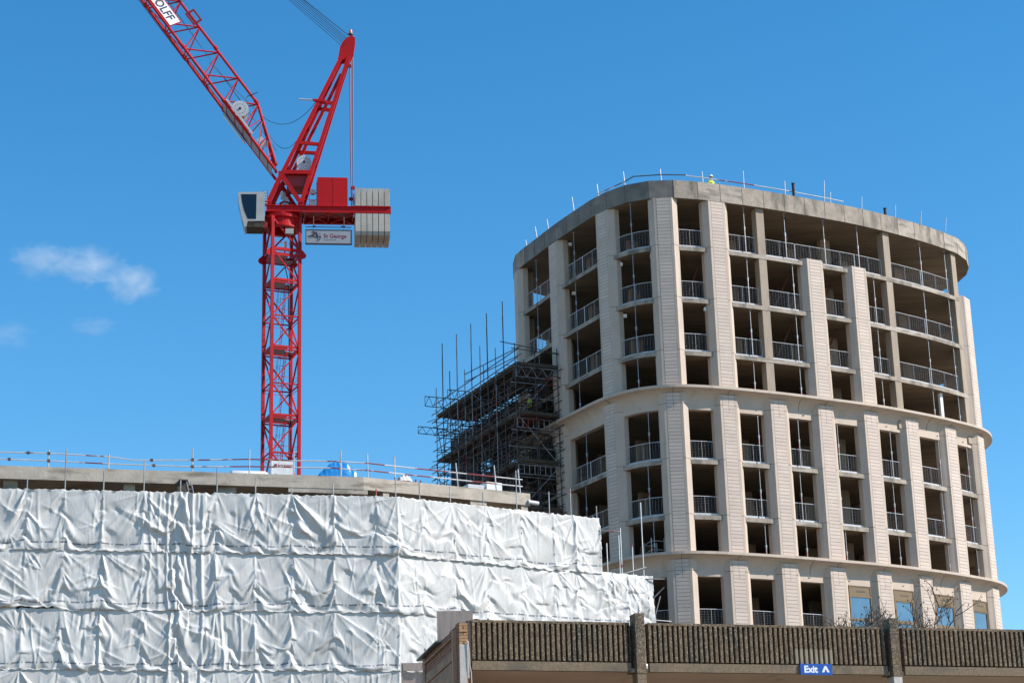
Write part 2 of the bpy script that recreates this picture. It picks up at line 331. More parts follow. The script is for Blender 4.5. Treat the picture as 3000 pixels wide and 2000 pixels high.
LIP = 1.27                     # cornice top above lintel underside

tower = thing('apartment_tower', 'unfinished rounded concrete apartment tower with pink-beige clad piers and open floors', 'building', (15, 120, GZ))
tower.location = (0, 0, 0)

def ring_poly(off, step=0.6):
    n = int(PER/step); return [fp(PER*i/n, off, 0) for i in range(n)]
def slab(name, off, z0, z1, edge_m, poly=None):
    b = MB(); poly = poly or ring_poly(off); n = len(poly); k = 0
    b.v += [(p.x, p.y, z0) for p in poly]+[(p.x, p.y, z1) for p in poly]
    b.f.append(tuple(reversed(range(n)))); b.m.append(0)
    b.f.append(tuple(range(n, 2*n))); b.m.append(1)
    for i in range(n):
        j = (i+1) % n; b.f.append((i, j, n+j, n+i)); b.m.append(1+edge_m(i))
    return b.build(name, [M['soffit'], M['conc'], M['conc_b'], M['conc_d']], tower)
# roof slab: flat formwork facets about 1.5 m long with a facet edge at the sunlit corner
sD0 = s_of(9.62, 109.4)
nf = int(PER/1.45); rp_ = [fp(sD0+PER*i/nf, 0.02, 0) for i in range(nf)]
RMC = {}
def roof_mat(i):
    if i not in RMC: RMC[i] = roof_mat_(i)
    return RMC[i]
def roof_mat_(i):
    if i in (nf-1, nf-2, nf-3, nf-4): return 2
    return random.choice((0, 1, 0, 1, 0)) if i < nf//2 else random.choice((0, 2))
slab('roof_slab', 0, R, R+.30, roof_mat, rp_)
rin = [fp(sD0+PER*i/nf, -.62, 0) for i in range(nf)]; b = MB()
for i in range(nf):
    j = (i+1) % nf; a_, c_ = rp_[i], rp_[j]; d_, e_ = rin[i], rin[j]; m_ = roof_mat(i); z0, z1 = R+.301, R+1.1
    b.quad((a_.x, a_.y, z0), (c_.x, c_.y, z0), (c_.x, c_.y, z1), (a_.x, a_.y, z1), m_); b.quad((a_.x, a_.y, z1), (c_.x, c_.y, z1), (e_.x, e_.y, z1), (d_.x, d_.y, z1), 0)
    b.quad((d_.x, d_.y, z0), (d_.x, d_.y, z1), (e_.x, e_.y, z1), (e_.x, e_.y, z0), 0)
b.build('roof_upstand', [M['conc'], M['conc_b'], M['conc_d']], tower)
for i in range(nf):
    b = MB(); p = rp_[i]; n2, _t = fnorm(s_of(p.x, p.y)); q = p+V((n2[0], n2[1], 0))*.003
    b.bar((q.x, q.y, R+.02), (q.x+random.uniform(-.01, .01), q.y, R+1.09), .018, .012); b.build('formwork_joint', M['joint'], tower)
for k in (1, 2, 3, 4, 5, 6, 7, 8, 9, 10, 11, 12):
    pat = [random.choice((0, 0, 1)) for _ in range(40)]
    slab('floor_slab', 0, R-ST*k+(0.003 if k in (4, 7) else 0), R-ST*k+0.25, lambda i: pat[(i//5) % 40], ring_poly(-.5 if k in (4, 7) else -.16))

def pier(s, z0, z1, split=None):
    """one clad pier: flanks curve back from the face, horizontal boards with open joints in front"""
    n2, t2 = fnorm(s); n = V((n2[0], n2[1], 0)); t = V((t2[0], t2[1], 0)); c = fpt(s); c = V((c[0], c[1], 0))
    hw = 0.50; b = MB()
    prof = [(-hw-.34, -.62), (-hw-.33, -.30), (-hw-.24, -.21), (-hw-.12, -.10), (-hw-.03, .0), (-hw+.12, .0), (-hw+.12, -.035), (hw-.12, -.035), (hw-.12, 0), (hw+.03, .0),
            (hw+.12, -.10), (hw+.24, -.21), (hw+.33, -.30), (hw+.34, -.62)]
    # storey joints: cut the body into lifts with a dark 25 mm gap
    cuts = [z0]; z = R-ST*math.ceil((R-z0)/ST)+.28
    while z < z1-.4:
        if z > z0+.4: cuts.append(z)
        z += ST
    cuts.append(z1)
    for a, e in zip(cuts, cuts[1:]):
        g0 = .012 if a != z0 else 0; g1 = .012 if e != z1 else 0
        b.prism([c+t*x+n*y+ZA*(a+g0) for x, y in prof], ZA*(e-a-g0-g1), 0)
    for a in cuts[1:-1]:
        b.prism([c+t*(x*.985)+n*(y-.014)+ZA*(a-.02) for x, y in prof], ZA*.04, 1)
    o = b.build('pier', [M['grc'], M['joint']], tower)
    p = MB(); z = z1; hb = .205
    while z > z0+.02:
        lo = max(z-hb, z0)
        segs = [(-hw+.13, hw-.13)]
        if split and z > split: segs = [(-hw+.13, -.008), (.008, hw-.13)]
        for x0, x1 in segs: p.frame(c, t, n, ZA, (x0, -.011, lo), (x1, .006, z-.018), 0)
        z -= hb
    p.frame(c, t, n, ZA, (-hw+.125, -.0345, z0), (hw-.125, -.012, z1-.03), 1)
    p.build('cladding', [M['clad'], M['joint']], o)
for k in 'ABCDE': pier(PS[k], ZL1+LIP+.003, R-.004)
for k in 'GHK': pier(PS[k], ZL1+LIP+.003, R-ST+.42)
for k in PIERS:
    pier(PS[k], ZL2+LIP+.003, ZL1+.9, ZL1+.02); pier(PS[k], R-10*ST, ZL2+.9, ZL2+.02)
for s in BACK:
    pier(s, ZL1+LIP+.003, R-ST+.4); pier(s, ZL2+LIP+.003, ZL1+.9); pier(s, R-10*ST, ZL2+.9)

def cornice(zl):
    b = MB(); n = int(PER/.3)
    prof = [(-.58, .26), (-.27, .0), (-.27, .40)]
    for i in range(1, 9):
        a = i/8*math.pi/2; prof.append((-.27+.62*(1-math.cos(a)), .40+.70*math.sin(a)))
    prof += [(.355, 1.12), (.38, 1.125), (.38, LIP), (-.6, LIP), (-.6, .26)]
    prof[0] = (-.6, 0.0)
    m = len(prof); cc = len(b.v)
    fr = []
    for i in range(n):
        s = PER*i/n; n2, t2 = fnorm(s); p = fpt(s)
        for o_, h in prof: b.v.append((p[0]+n2[0]*o_, p[1]+n2[1]*o_, zl+h))
    for i in range(n):
        j = (i+1) % n
        for h in range(m-1): b.f.append((i*m+h, i*m+h+1, j*m+h+1, j*m+h)); b.m.append(0)
    o = b.build('cornice', [M['grc']], tower, smooth=False)
    # dark panel joints at every pier
    q = MB()
    for k in PIERS:
        s = PS[k]+ (1.5 if k in 'FI' else 0.0)
        n2, t2 = fnorm(s); t = V((t2[0], t2[1], 0)); nn = V((n2[0], n2[1], 0)); p = fpt(s); c = V((p[0], p[1], zl))
        ext = prof[2:13]
        for (o0, h0), (o1, h1) in zip(ext, ext[1:]):
            a = c+nn*(o0+.004)+ZA*h0; e = c+nn*(o1+.004)+ZA*h1
            q.bar(a, e, .022, .012, upv=tuple(nn))
    q.build('panel_joints', M['joint'], o)
cornice(ZL1); cornice(ZL2)

# concrete columns at the slab edge in the top tier, and structural columns and cores inside
def column(x, y, s, z0, z1, a=.5, bb=.5):
    n2, t2 = fnorm(s); t = V((t2[0], t2[1], 0)); n = V((n2[0], n2[1], 0)); b = MB()
    k = int(round((R-z1)/ST)); z = z1
    while z > z0+.2:
        top = z; bot = max(z-(ST-.25), z0)
        b.frame((x, y, 0), t, n, ZA, (-a/2, -bb/2, bot), (a/2, bb/2, top-.002)); z -= ST
    b.build('column', M['col'], tower)
for x, y in ((14.78, 111.5), (23.0, 116.15), (27.85, 120.35)):
    q_ = s_of(x, y); c_ = fp(q_, -.43, 0); column(c_.x, c_.y, q_, ZL1+.2, R, .52, .5)
for k in PIERS:
    p = fpt(PS[k]); n2, t2 = fnorm(PS[k]); c = p-n2*.86
    column(c[0], c[1], PS[k], R-10*ST, R-(0 if k in 'ABCDE' else (ST if k in 'GHK' else 4*ST)), .46, .4)
for x, y in ((9.5, 114.8), (13.5, 117), (17.4, 118.8), (21, 121.3), (5.2, 119.5), (24.8, 123), (7.5, 116.5), (19.3, 117.4)):
    column(x, y, PS['G'], R-10*ST, R, .7, .35)
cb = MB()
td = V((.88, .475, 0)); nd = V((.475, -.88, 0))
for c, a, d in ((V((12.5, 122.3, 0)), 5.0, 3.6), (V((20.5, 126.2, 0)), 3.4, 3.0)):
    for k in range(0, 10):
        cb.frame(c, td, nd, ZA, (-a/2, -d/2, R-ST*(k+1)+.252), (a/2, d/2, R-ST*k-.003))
M['core'] = mat('core_concrete', (0.12, 0.105, 0.09), (0.07, 0.06, 0.05), 0.8, 0.9)  # interior shade put into the colour: core concrete kept extra dark
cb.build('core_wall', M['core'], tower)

# bronze windows in the four right-hand bays of the lowest tier
def window(sa, sb, sash=True):
    z1 = ZL2-.005; z0 = ZL2-2.85; a = fp(sa+.86, -.36, 0); e = fp(sb-.86, -.36, 0); t = (e-a).normalized(); n = V((t.y, -t.x, 0)); L = (e-a).length
    f = MB()
    for lo, hi in (((0, 0, z0), (.07, .1, z1)), ((L-.07, 0, z0), (L, .1, z1)), ((.07, 0, z1-.05), (L-.07, .1, z1)),
                   ((.07, 0, z1-.66), (L-.07, .1, z1-.58)), ((.07, 0, z0), (L-.07, .1, z0+.08)), ((.07, 0, z1-1.98), (L-.07, .1, z1-1.86)),
                   ((.07, .04, z1-.58), (L-.07, .075, z1-.05))):
        f.frame(a, t, n, ZA, lo, hi)
    for lo, hi in () if not sash else (((.09, .02, z1-1.86), (.14, .085, z1-.66)), ((L-.14, .02, z1-1.86), (L-.09, .085, z1-.66)), ((.17, .02, z1-.73), (L-.17, .085, z1-.66)), ((.17, .02, z1-1.86), (L-.17, .085, z1-1.79))):
        f.frame(a, t, n, ZA, lo, hi)
    f.frame(a, t, n, ZA, (L*.32, .07, z1-.36), (L*.74, .083, z1-.27), 1)
    fo = f.build('window', [M['bronze'], M['bronze2']], tower)
    p = MB(); p.frame(a, t, n, ZA, (.07, .03, z1-1.86), (L-.07, .045, z1-.66)); p.frame(a, t, n, ZA, (.07, .03, z0+.08), (L-.07, .045, z1-1.98))
    p.build('pane', M['glass'], fo)
for a, b in ('GH', 'HI', 'IJ', 'JK'): window(PS[a], PS[b], a != 'G')

# ------------------------------------------------------------------ safety barriers and props on the open floors
FLOOR = {1: 'top floor', 2: 'second floor down', 3: 'third floor down', 4: 'floor just above the upper cornice', 5: 'floor below the upper cornice', 6: 'second floor below the upper cornice', 7: 'floor just above the lower cornice', 8: 'floor below the lower cornice'}
ORD = ['first', 'second', 'third', 'fourth', 'fifth', 'sixth', 'seventh', 'eighth', 'ninth', 'tenth']
def barrier(sa, sb, k, label):
    z = R-ST*k+.25; c = fp((sa+sb)/2, -.42, z); L = sb-sa
    t = thing('safety_barrier', label, 'barrier', c, 0, 'mesh safety barriers along the open floor edges')
    nseg = max(1, int(L/2.6+.6)); OFF = -.42
    P = lambda s, h: fp(s, OFF, z+h)-c
    fr = MB(); ms = MB(); tb = MB()
    for i in range(nseg):
        a = sa+L*i/nseg+.02; e = sa+L*(i+1)/nseg-.02; m_ = 3
        ss = [a+(e-a)*q/m_ for q in range(m_+1)]
        fr.path([P(q, 1.12) for q in ss], .020, 5); fr.path([P(q, .10) for q in ss], .014, 5)
        for q in (a, e): fr.tube(P(q, .02), P(q, 1.12), .018, 5)
        fr.tube(P((a+e)/2, .1), P((a+e)/2, 1.1), .011, 5)
        for q in range(1, 11):
            h = .1+q*1.0/11
            for s0, s1 in zip(ss, ss[1:]): ms.tube(P(s0, h), P(s1, h), .0045, 3, cap=False)
        nv = max(2, int((e-a)/.19))
        for q in range(1, nv): ms.tube(P(a+(e-a)*q/nv, .1), P(a+(e-a)*q/nv, 1.1), .0045, 3, cap=False)
        for s0, s1 in zip(ss, ss[1:]): tb.bar(P(s0, .09), P(s1, .09), .02, .15)
    fr.build('frame', M['white'], t); ms.build('mesh', M['galv'], t); tb.build('toe_board', M['white'], t)
def prop(s, k, label, off=-.30):
    z0 = R-ST*k+.25; z1 = R-ST*(k-1); c = fp(s, off, z0); h = z1-z0
    t = thing('steel_prop', label, 'prop', c, 0, 'telescopic steel props between the floors')
    a = MB(); a.tube((0, 0, .01), (0, 0, h*.58), .027, 6); a.box((-.08, -.08, 0), (.08, .08, .012)); a.build('outer_tube', M['galv'], t)
    a = MB(); a.tube((0, 0, h*.58), (0, 0, h-.012), .019, 6); a.box((-.08, -.08, h-.012), (.08, .08, h-.002)); a.build('inner_tube', M['galv'], t)
    a = MB(); a.tube((0, 0, h*.50), (0, 0, h*.585), .040, 6, mi=0); a.tube((-.02, 0, h*.42), (-.02, 0, h*.50), .033, 6, mi=1); a.tube((-.09, 0, h*.56), (.09, 0, h*.56), .015, 5, mi=0)
    a.build('collar', [M['galv'], M['inkr']], t)
sF, sG, sH = s_of(14.78, 111.5), s_of(23.0, 116.1), s_of(27.85, 120.2)
def bays(k):
    a = {q: PS[q] for q in PS}
    if k == 1: L = [('A', a['A'], a['B'], .62), ('B', a['B'], a['C'], .62), ('C', a['C'], a['D'], .62), ('D', a['D'], a['E'], .62), ('E', a['E'], sF, .5), ('F', sF, sG, .3), ('G', sG, sH, .3)]
    elif k in (2, 3, 4): L = [('A', a['A'], a['B'], .62), ('B', a['B'], a['C'], .62), ('C', a['C'], a['D'], .62), ('D', a['D'], a['E'], .62), ('E', a['E'], sF, .5), ('F', sF, a['G'], .5), ('g', a['G'], a['H'], .6), ('h', a['H'], sG, .5), ('G', sG, sH, .3)]
    else: L = [(q, a[q], a[e], .62) for q, e in zip('ABCDEFGHIJ', 'BCDEFGHIJK')]
    return [(n, s0+(p if n != 'F' and n != 'G' or k > 4 else .28), s1-(p if k > 4 or n not in 'EFhG' else .28)) for n, s0, s1, p in L]
NOPROP = {'D'}
FR = {'A': .45, 'B': .34, 'C': .5, 'D': .5, 'E': .66, 'F': .62, 'g': .08, 'h': .5, 'G': .5, 'H': .12, 'I': .75, 'J': .4}
for k in (1, 2, 3, 4, 5, 6, 7, 8):
    bl = bays(k)
    for i, (nme, s0, s1) in enumerate(bl):
        if k in (1, 2, 3, 5, 6) or (k == 8 and nme in 'CDEF'):
            barrier(s0, s1, k, f'white mesh barrier, {FLOOR[k]}, {ORD[i]} bay from the left')
        if nme in NOPROP or k == 8: continue
        fr = FR.get(nme, .5)
        if k > 4: fr = {'A': .4, 'B': .4, 'C': .62, 'E': .62, 'F': .35, 'G': .1, 'H': .45, 'I': .8, 'J': .55}.get(nme, .5)
        if k > 4 and k % 2: fr = min(.9, max(.08, fr+.06))
        fl = {1: 'top storey', 2: 'second storey down', 3: 'third storey down', 4: 'storey above the upper cornice', 5: 'storey below the upper cornice', 6: 'second storey below the upper cornice', 7: 'storey above the lower cornice'}[k]
        if k == 1 and nme == 'F':
            for f_, wd in ((.17, 'left'), (.49, 'middle'), (.78, 'right')): prop(s0+(s1-s0)*f_, k, f'slim steel prop, top storey, {wd} one in the widest bay')
        elif nme == 'G' and k < 5:
            prop(s0+(s1-s0)*.5, k, f'slim steel prop, {fl}, mid bay left of the right-hand end column'); prop(s0+(s1-s0)*.93, k, f'slim steel prop, {fl}, close beside the right-hand end column')
        else: prop(s0+(s1-s0)*fr, k, f'slim steel prop, {fl}, {ORD[i]} bay from the left')

def lamp(sa, k, off, label):
    c = fp(sa, off, R-ST*(k-1)-.02); o = thing('site_lamp', label, 'lamp', c, 0, 'white site lamps hung under the ceilings')
    a = MB(); a.box((-.11, -.07, -.30), (.11, .07, -.10)); a.build('housing', M['signtxt'], o); a = MB(); a.tube((0, 0, -.1), (0, 0, .0), .012, 5); a.build('cord', M['black'], o)
bB, bC, bE = PS['B'], PS['C'], PS['E']
for sa, k, off, lb in ((bB+.8, 1, -.8, 'small white lamp under the roof ceiling, second bay from the left'), (PS['D']-.85, 2, -.5, 'small white lamp beside the corner pier, second storey down'), (bC+.85, 2, -.6, 'small white lamp right of the third pier, second storey down'),
                       (bC+.9, 3, -.7, 'small white lamp right of the third pier, third storey down'), (bB+.85, 2, -.9, 'small white lamp, second storey down, second bay from the left'), (bE-.85, 3, -.5, 'small white lamp left of the fifth pier, third storey down')):
    lamp(sa, k, off, lb)
def raker(sa, sb, k, label):
    o = thing('raking_prop', label, 'prop', fp(sa, -1.7, R-ST*k+.26), 0, 'dark red raking props inside the upper bays'); a = MB()
    a.tube((0, 0, 0), fp(sb, -1.3, R-ST*(k-1)-.1)-o.location, .05, 6); a.box((-.1, -.1, 0), (.1, .1, .03)); a.build('shaft', M['rust'], o)
raker(sF+1.3, sF+2.7, 2, 'dark red raking prop left of the first short pier, second storey down'); raker(PS['G']+.9, PS['G']+2.3, 2, 'dark red raking prop between the two short piers, second storey down')
raker(PS['G']+.9, PS['G']+2.3, 3, 'dark red raking prop between the two short piers, third storey down'); raker(sF+1.2, sF+2.6, 3, 'dark red raking prop left of the first short pier, third storey down'); raker(bE-1.8, bE-.6, 2, 'dark red raking prop left of the fifth pier, second storey down')
a = MB(); a.box((-.10, -.10, 0), (.10, .10, ST-.27)); a.box((-.22, -.16, 0), (.22, .16, .03)); o = a.build('white_post', M['signtxt']); o.location = fp(sG+(sH-sG)*.66, -.55, ZL1+.26); o.rotation_euler = (0, 0, .5); tag(o, 'white square post in the right-hand bay just above the upper cornice', 'post')
for i, (sa, k, lb) in enumerate(((PS['G']+1.0, 6, 'black riser pipe in the second storey below the upper cornice'), (PS['G']+1.2, 7, 'black riser pipe in the storey above the lower cornice'), (PS['H']+1.6, 5, 'black riser pipe in the storey below the upper cornice'))):
    a = MB(); a.lathe((0, 0, 0), [(0, 0), (.13, 0), (.13, ST-.26), (0, ST-.26)], 10); o = a.build('riser_pipe', M['black']); o.location = fp(sa, -2.6, R-ST*k+.255); tag(o, lb, 'pipe')

# ------------------------------------------------------------------ roof edge: poles, rail, black pipes, worker
rail_t = thing('roof_guard_rail', 'steel tube guard rail with upright poles along the tower roof edge', 'guard rail', (12, 112, R+1.1))
def rl(p): return V(p)-V((12, 112, R+1.1))
poles = [(1.1, 119.8, .42), (1.75, 118.5, .8), (2.45, 117.0, .7), (3.95, 113.9, .88), (5.35, 111.6, .75), (6.85, 110.15, .9), (8.95, 109.7, .82), (11.4, 110.2, .78), (13.9, 111.2, 1.15),
         (16.45, 112.35, .9), (18.95, 113.6, 1.36), (19.35, 113.85, .7), (21.4, 115.0, .8), (23.7, 116.6, .85), (25.5, 117.9, .87), (27.3, 119.3, .9)]
for i, (x, y, h) in enumerate(poles):
    a = MB(); b0 = rl((x, y, R+1.1)); lean = V(((x-14)*.0035, 0, 0)); a.tube(b0, b0+ZA*h+lean*h*3, .028, 6); a.build('pole', M['galv'], rail_t)
rp = [(5.35, 111.6, .15), (6.85, 110.15, .28), (7.35, 109.95, .5), (8.95, 109.7, .46), (10.4, 109.9, .48), (10.45, 109.92, .43), (11.4, 110.2, .40), (13.9, 111.2, .36), (16.45, 112.35, .31), (18.95, 113.6, .26), (20.2, 114.3, .24)]
for a_, b_ in zip(rp, rp[1:]):
    a = MB(); a.tube(rl((a_[0], a_[1], R+1.1+a_[2])), rl((b_[0], b_[1], R+1.1+b_[2])), .032, 6); a.build('rail', M['tube'] if a_[0] < 10.4 and a_[0] > 6 else M['rail'], rail_t)
for x, y, h, lb in ((17.0, 112.6, .85, 'short black pipe standing on the tower roof between the guard poles'), (23.05, 116.25, .5, 'stubby black pipe on the tower roof near the right end')):
    a = MB(); a.lathe((0, 0, 0), [(0, 0), (.09, 0), (.09, h-.05), (.11, h-.05), (.11, h), (.07, h), (.07, h-.1), (0, h-.1)], 12)
    o = a.build('vent_pipe', M['black'], smooth=False); o.location = (x, y, R+1.1); tag(o, lb, 'pipe', None)
a = MB(); a.lathe((0, 0, 0), [(0, -1.45), (.07, -1.45), (.07, -.25), (.09, -.25), (.09, -.12), (.07, -.12), (.07, 0), (0, 0)], 12)
o = a.build('drain_pipe', M['black']); p = fp(sF+(sG-sF)*.24, -.9, R-.01); o.location = p; tag(o, 'black drain pipe hanging from the ceiling of the widest top bay', 'pipe')

def person(name, label, loc, rz, arm=0.3, crouch=0.0):
    t = thing(name, label, 'person', loc, rz)
    J = [(0, 0, .95), (0, 0, 1.2), (0, 0, 1.42), (0, .01, 1.52), (0, .02, 1.62), (0, .02, 1.74)]
    rd = [(.15, .11), (.15, .11), (.17, .11), (.06, .06), (.085, .10), (.075, .09)]
    vs = list(J); ed = [(0, 1), (1, 2), (2, 3), (3, 4), (4, 5)]; rr = list(rd)
    for sx in (-1, 1):
        k = len(vs); vs += [(.17*sx, 0, 1.40), (.24*sx, .02, 1.14), (.25*sx, .18+arm*.3, .98+arm*.2), (.25*sx, .25+arm*.3, .95+arm*.2)]; rr += [(.06, .06), (.048, .048), (.036, .036), (.04, .025)]
        ed += [(2, k), (k, k+1), (k+1, k+2), (k+2, k+3)]
        k = len(vs); vs += [(.10*sx, 0, .86), (.11*sx, .02, .48), (.11*sx, -.01, .08), (.12*sx, .14, .04)]; rr += [(.09, .09), (.06, .06), (.042, .045), (.04, .035)]
        ed += [(0, k), (k, k+1), (k+1, k+2), (k+2, k+3)]
    me = bpy.data.meshes.new('body'); me.from_pydata(vs, ed, []); o = bpy.data.objects.new('body', me); COL.objects.link(o)
    md = o.modifiers.new('s', 'SKIN'); sv = me.skin_vertices[0].data
    for i, r_ in enumerate(rr): sv[i].radius = r_
    sv[0].use_root = True
    sb = o.modifiers.new('d', 'SUBSURF'); sb.levels = 2; sb.render_levels = 2
    dg = bpy.context.evaluated_depsgraph_get(); m2 = bpy.data.meshes.new_from_object(o.evaluated_get(dg)); bpy.data.objects.remove(o)
    m2.materials.clear()
    for q in ('cloth', 'hiviz', 'skin'): m2.materials.append(M[q])
    for p in m2.polygons:
        c = p.center; p.use_smooth = True
        p.material_index = 2 if c.z > 1.5 else (1 if c.z > .98 and abs(c.x) < .3 and not (abs(c.x) > .2 and c.z < 1.1) else 0)
    b = bpy.data.objects.new('body', m2); COL.objects.link(b); b.parent = t
    h = MB(); h.lathe((0, .02, 1.70), [(.145, 0), (.125, .012), (.12, .06), (.09, .12), (.045, .15), (0, .158)], 16); h.prism([(-.08, .12, 1.70), (.08, .12, 1.70), (.05, .19, 1.69), (-.05, .19, 1.69)], (0, 0, .012))
    h.build('helmet', M['helmet'], t, smooth=True)
    f = MB(); f.prism([(-.014, .115, 1.63), (.014, .115, 1.63), (0, .115, 1.68)], (0, .03, 0)); f.build('nose', M['skin'], t)
person('person', 'worker in white helmet and yellow hi-vis top on the tower roof', (12.0, 111.4, R+.30), rad(205), arm=.9)

# ------------------------------------------------------------------ small folding frame tower inside the lower bay
ft = thing('access_tower', 'small aluminium access frame standing in the bay behind the sheeting corner', 'scaffold frame', fp(PS['C']+(PS['D']-PS['C'])*.62, -1.0, R-ST*7+.25), rad(15))
for x in (0, .75):
    for y in (0, 1.3):
        a = MB(); a.tube((x-.4, y, 0), (x-.4, y, 2.1), .03, 6); a.build('post', M['white'], ft)
for h in (.35, .9, 1.45, 1.95):
    a = MB(); a.tube((-.4, 0, h), (.35, 0, h), .022, 6); a.tube((-.4, 1.3, h), (.35, 1.3, h), .022, 6)
    a.tube((-.4, 0, h), (-.4, 1.3, h), .022, 6); a.build('rung', M['white'], ft)

# ================================================================== TOWER CRANE
CA = V((-15.731, 132.0, GZ)); CR = math.atan2(.12, .993)
crane = thing('tower_crane', 'red luffing tower crane with raised lattice jib and concrete counterweights', 'crane', CA, CR)
def C3(u_, w_, z_): return V((u_, w_, z_-GZ))
# mast
cph = rad(23.8)-CR; ca_, sa_ = math.cos(cph), math.sin(cph); A2 = 1.95/2
def mc(i, j, z): # corner: i along F->R (+-), j along L->F (+-)
    x = A2*(i*ca_ + j*sa_); y = A2*(i*sa_ - j*ca_); return C3(x, y, z)
ZT = 51.0
mast = MB()
CN = [(-1, -1), (-1, 1), (1, 1), (1, -1)]   # L, F, R, B
ax_m = V((ca_, sa_, 0)); ay_m = V((sa_, -ca_, 0))
for i, j in CN:
    c = mc(i, j, 0); mast.frame(V((c.x, c.y, 0)), ax_m, ay_m, ZA, (-.105, -.105, 0), (.105, .105, ZT-GZ))
z = 48.65; bays_z = []
while z > GZ+3: bays_z.append(z); z -= 2.4
for q, z in enumerate(bays_z):
    for e in range(4):
        a = CN[e]; b = CN[(e+1) % 4]
        zz = z-2.4
        p0, p1 = (a, b) if (q+e) % 2 else (b, a)
        mast.bar(mc(*p0, z), mc(*p1, zz), .09, .09)
        mast.bar(mc(*a, zz), mc(*b, zz), .085, .085)
        if q % 2 == 0:
            mast.bar(mc(*a, z-.25), mc(*b, z-.25), .03, .03); mast.bar(mc(*a, z+.45), mc(*b, z+.45), .025, .025)
for e in range(4):   # top section braces up to the slewing ring
    a = CN[e]; b = CN[(e+1) % 4]; mast.bar(mc(*(a if e % 2 else b), 50.9), mc(*(b if e % 2 else a), 48.65), .12, .12)
    mast.bar(mc(*a, 48.65), mc(*b, 48.65), .14, .22)
mo = mast.build('mast', M['red'], crane)
for (i, j), dx in (((-1, 1), (-1, 0)), ((1, 1), (1, .0)), ((-1, -1), (-1, 0)), ((1, -1), (1, 0))):   # climbing lugs
    lg = MB(); c = mc(i, j, 48.35); o_ = ax_m*dx[0]; lg.prism([c+o_*.1+ZA*.42, c+o_*.42+ZA*.10, c+o_*.46-ZA*.05, c+o_*.36-ZA*.2, c+o_*.1-ZA*.30], ay_m*.06)
    lg.build('climbing_lug', M['red'], mo)
for q, zp in enumerate((48.25, 46.45, 41.65, 36.85, 32.05, 27.25, 22.45)):
    b = MB(); b.frame(C3(0, 0, zp), ax_m, ay_m, ZA, (-.85, -.85, -.03), (.2, .85, .03), 1); b.frame(C3(0, 0, zp), ax_m, ay_m, ZA, (.2, -.85, -.03), (.85, -.1, .03), 1)
    for e in range(4): b.bar(mc(*CN[e], zp), mc(*CN[(e+1) % 4], zp), .06, .16, 0)
    b.build('mast_platform', [M['red'], M['lilac']], crane)
for q, (z1, z0) in enumerate(((46.4, 41.7), (41.6, 36.9), (36.8, 32.1), (32.0, 27.3))):
    b = MB(); p0 = C3(0, 0, z0)-ax_m*.15+ay_m*.1; p1 = C3(0, 0, z1)+ax_m*.28+ay_m*.1; sd_ = ay_m*.2
    b.tube(p0-sd_, p1-sd_, .022, 5); b.tube(p0+sd_, p1+sd_, .022, 5)
    for i in range(1, 18): t_ = i/18; b.tube(p0.lerp(p1, t_)-sd_, p0.lerp(p1, t_)+sd_, .014, 4)
    for t_ in (.45, .6, .75, .9):      # safety hoops
        c = p0.lerp(p1, t_); pts = [c+ay_m*(.36*math.cos(a))-ax_m*(.0+.55*math.sin(a)) for a in [math.pi*k/8 for k in range(9)]]; b.path(pts, .014, 4)
    for k in (1, 3, 4, 5, 7):
        a = math.pi*k/8; o_ = ay_m*(.36*math.cos(a))-ax_m*(.55*math.sin(a)); b.tube(p0.lerp(p1, .45)+o_, p0.lerp(p1, .9)+o_, .012, 4)
    b.build('ladder', M['red'], crane)
b = MB(); pts = [C3(.28, -.2, 49.3), C3(.1, -.3, 48.2), C3(.42, -.4, 46.6), C3(.5, -.4, 43), C3(.58, -.4, 39), C3(.66, -.4, 35), C3(.8, -.4, 30), C3(.8, -.4, 24)]
b.path(pts, .035, 6); b.build('power_cable', M['black'], crane)
# slewing ring and turntable
b = MB(); b.lathe(V((0, 0, 0)), [(1.02, 50.35-GZ), (1.22, 50.35-GZ), (1.22, 50.45-GZ), (1.14, 50.5-GZ), (1.14, 50.95-GZ), (1.30, 51.02-GZ), (1.32, 51.2-GZ), (1.22, 51.22-GZ), (1.22, 51.36-GZ), (.9, 51.36-GZ), (.85, 50.35-GZ), (1.02, 50.35-GZ)], 32)
b.build('slewing_ring', M['red'], crane, smooth=False)
b = MB(); b.lathe(V((0, 0, 0)), [(0, 51.36-GZ), (.75, 51.36-GZ), (.75, 51.8-GZ), (0, 51.8-GZ)], 24); b.frame(V((0, 0, 0)), XA, YA, ZA, (-1.08, -1.0, 51.40-GZ), (1.45, 1.0, 51.45-GZ)); b.build('turntable', M['red'], crane)
b = MB(); b.box((.22, -1.15, 49.75-GZ), (.78, -.8, 50.12-GZ)); b.box((.1, -.6, 48.9-GZ), (.32, -.35, 49.4-GZ)); b.build('electrical_box', M['cabw'], crane)
# counter jib
b = MB()
def ibeam(u0_, u1_, w_, z0, z1):
    b.box((u0_, w_-.12, z1-GZ-.045), (u1_, w_+.12, z1-GZ)); b.box((u0_, w_-.12, z0-GZ), (u1_, w_+.12, z0-GZ+.045)); b.box((u0_, w_-.02, z0-GZ+.045), (u1_, w_+.02, z1-GZ-.045))
for w_ in (-1.1, 1.1):
    ibeam(-1.1, 1.48, w_, 51.36, 51.83); ibeam(1.49, 7.5, w_, 51.33, 51.82)
for u_ in (-1.05, 1.42, 1.56, 3.2, 4.9, 7.42): b.box((u_-.04, -1.08, 51.40-GZ), (u_+.04, 1.08, 51.78-GZ))
for (ua, ub) in ((1.6, 3.2), (3.2, 4.9)):
    b.bar(C3(ua, -1.0, 51.35), C3(ub, 1.0, 51.35), .08, .08); b.bar(C3(ua, 1.0, 51.30), C3(ub, -1.0, 51.30), .08, .08)
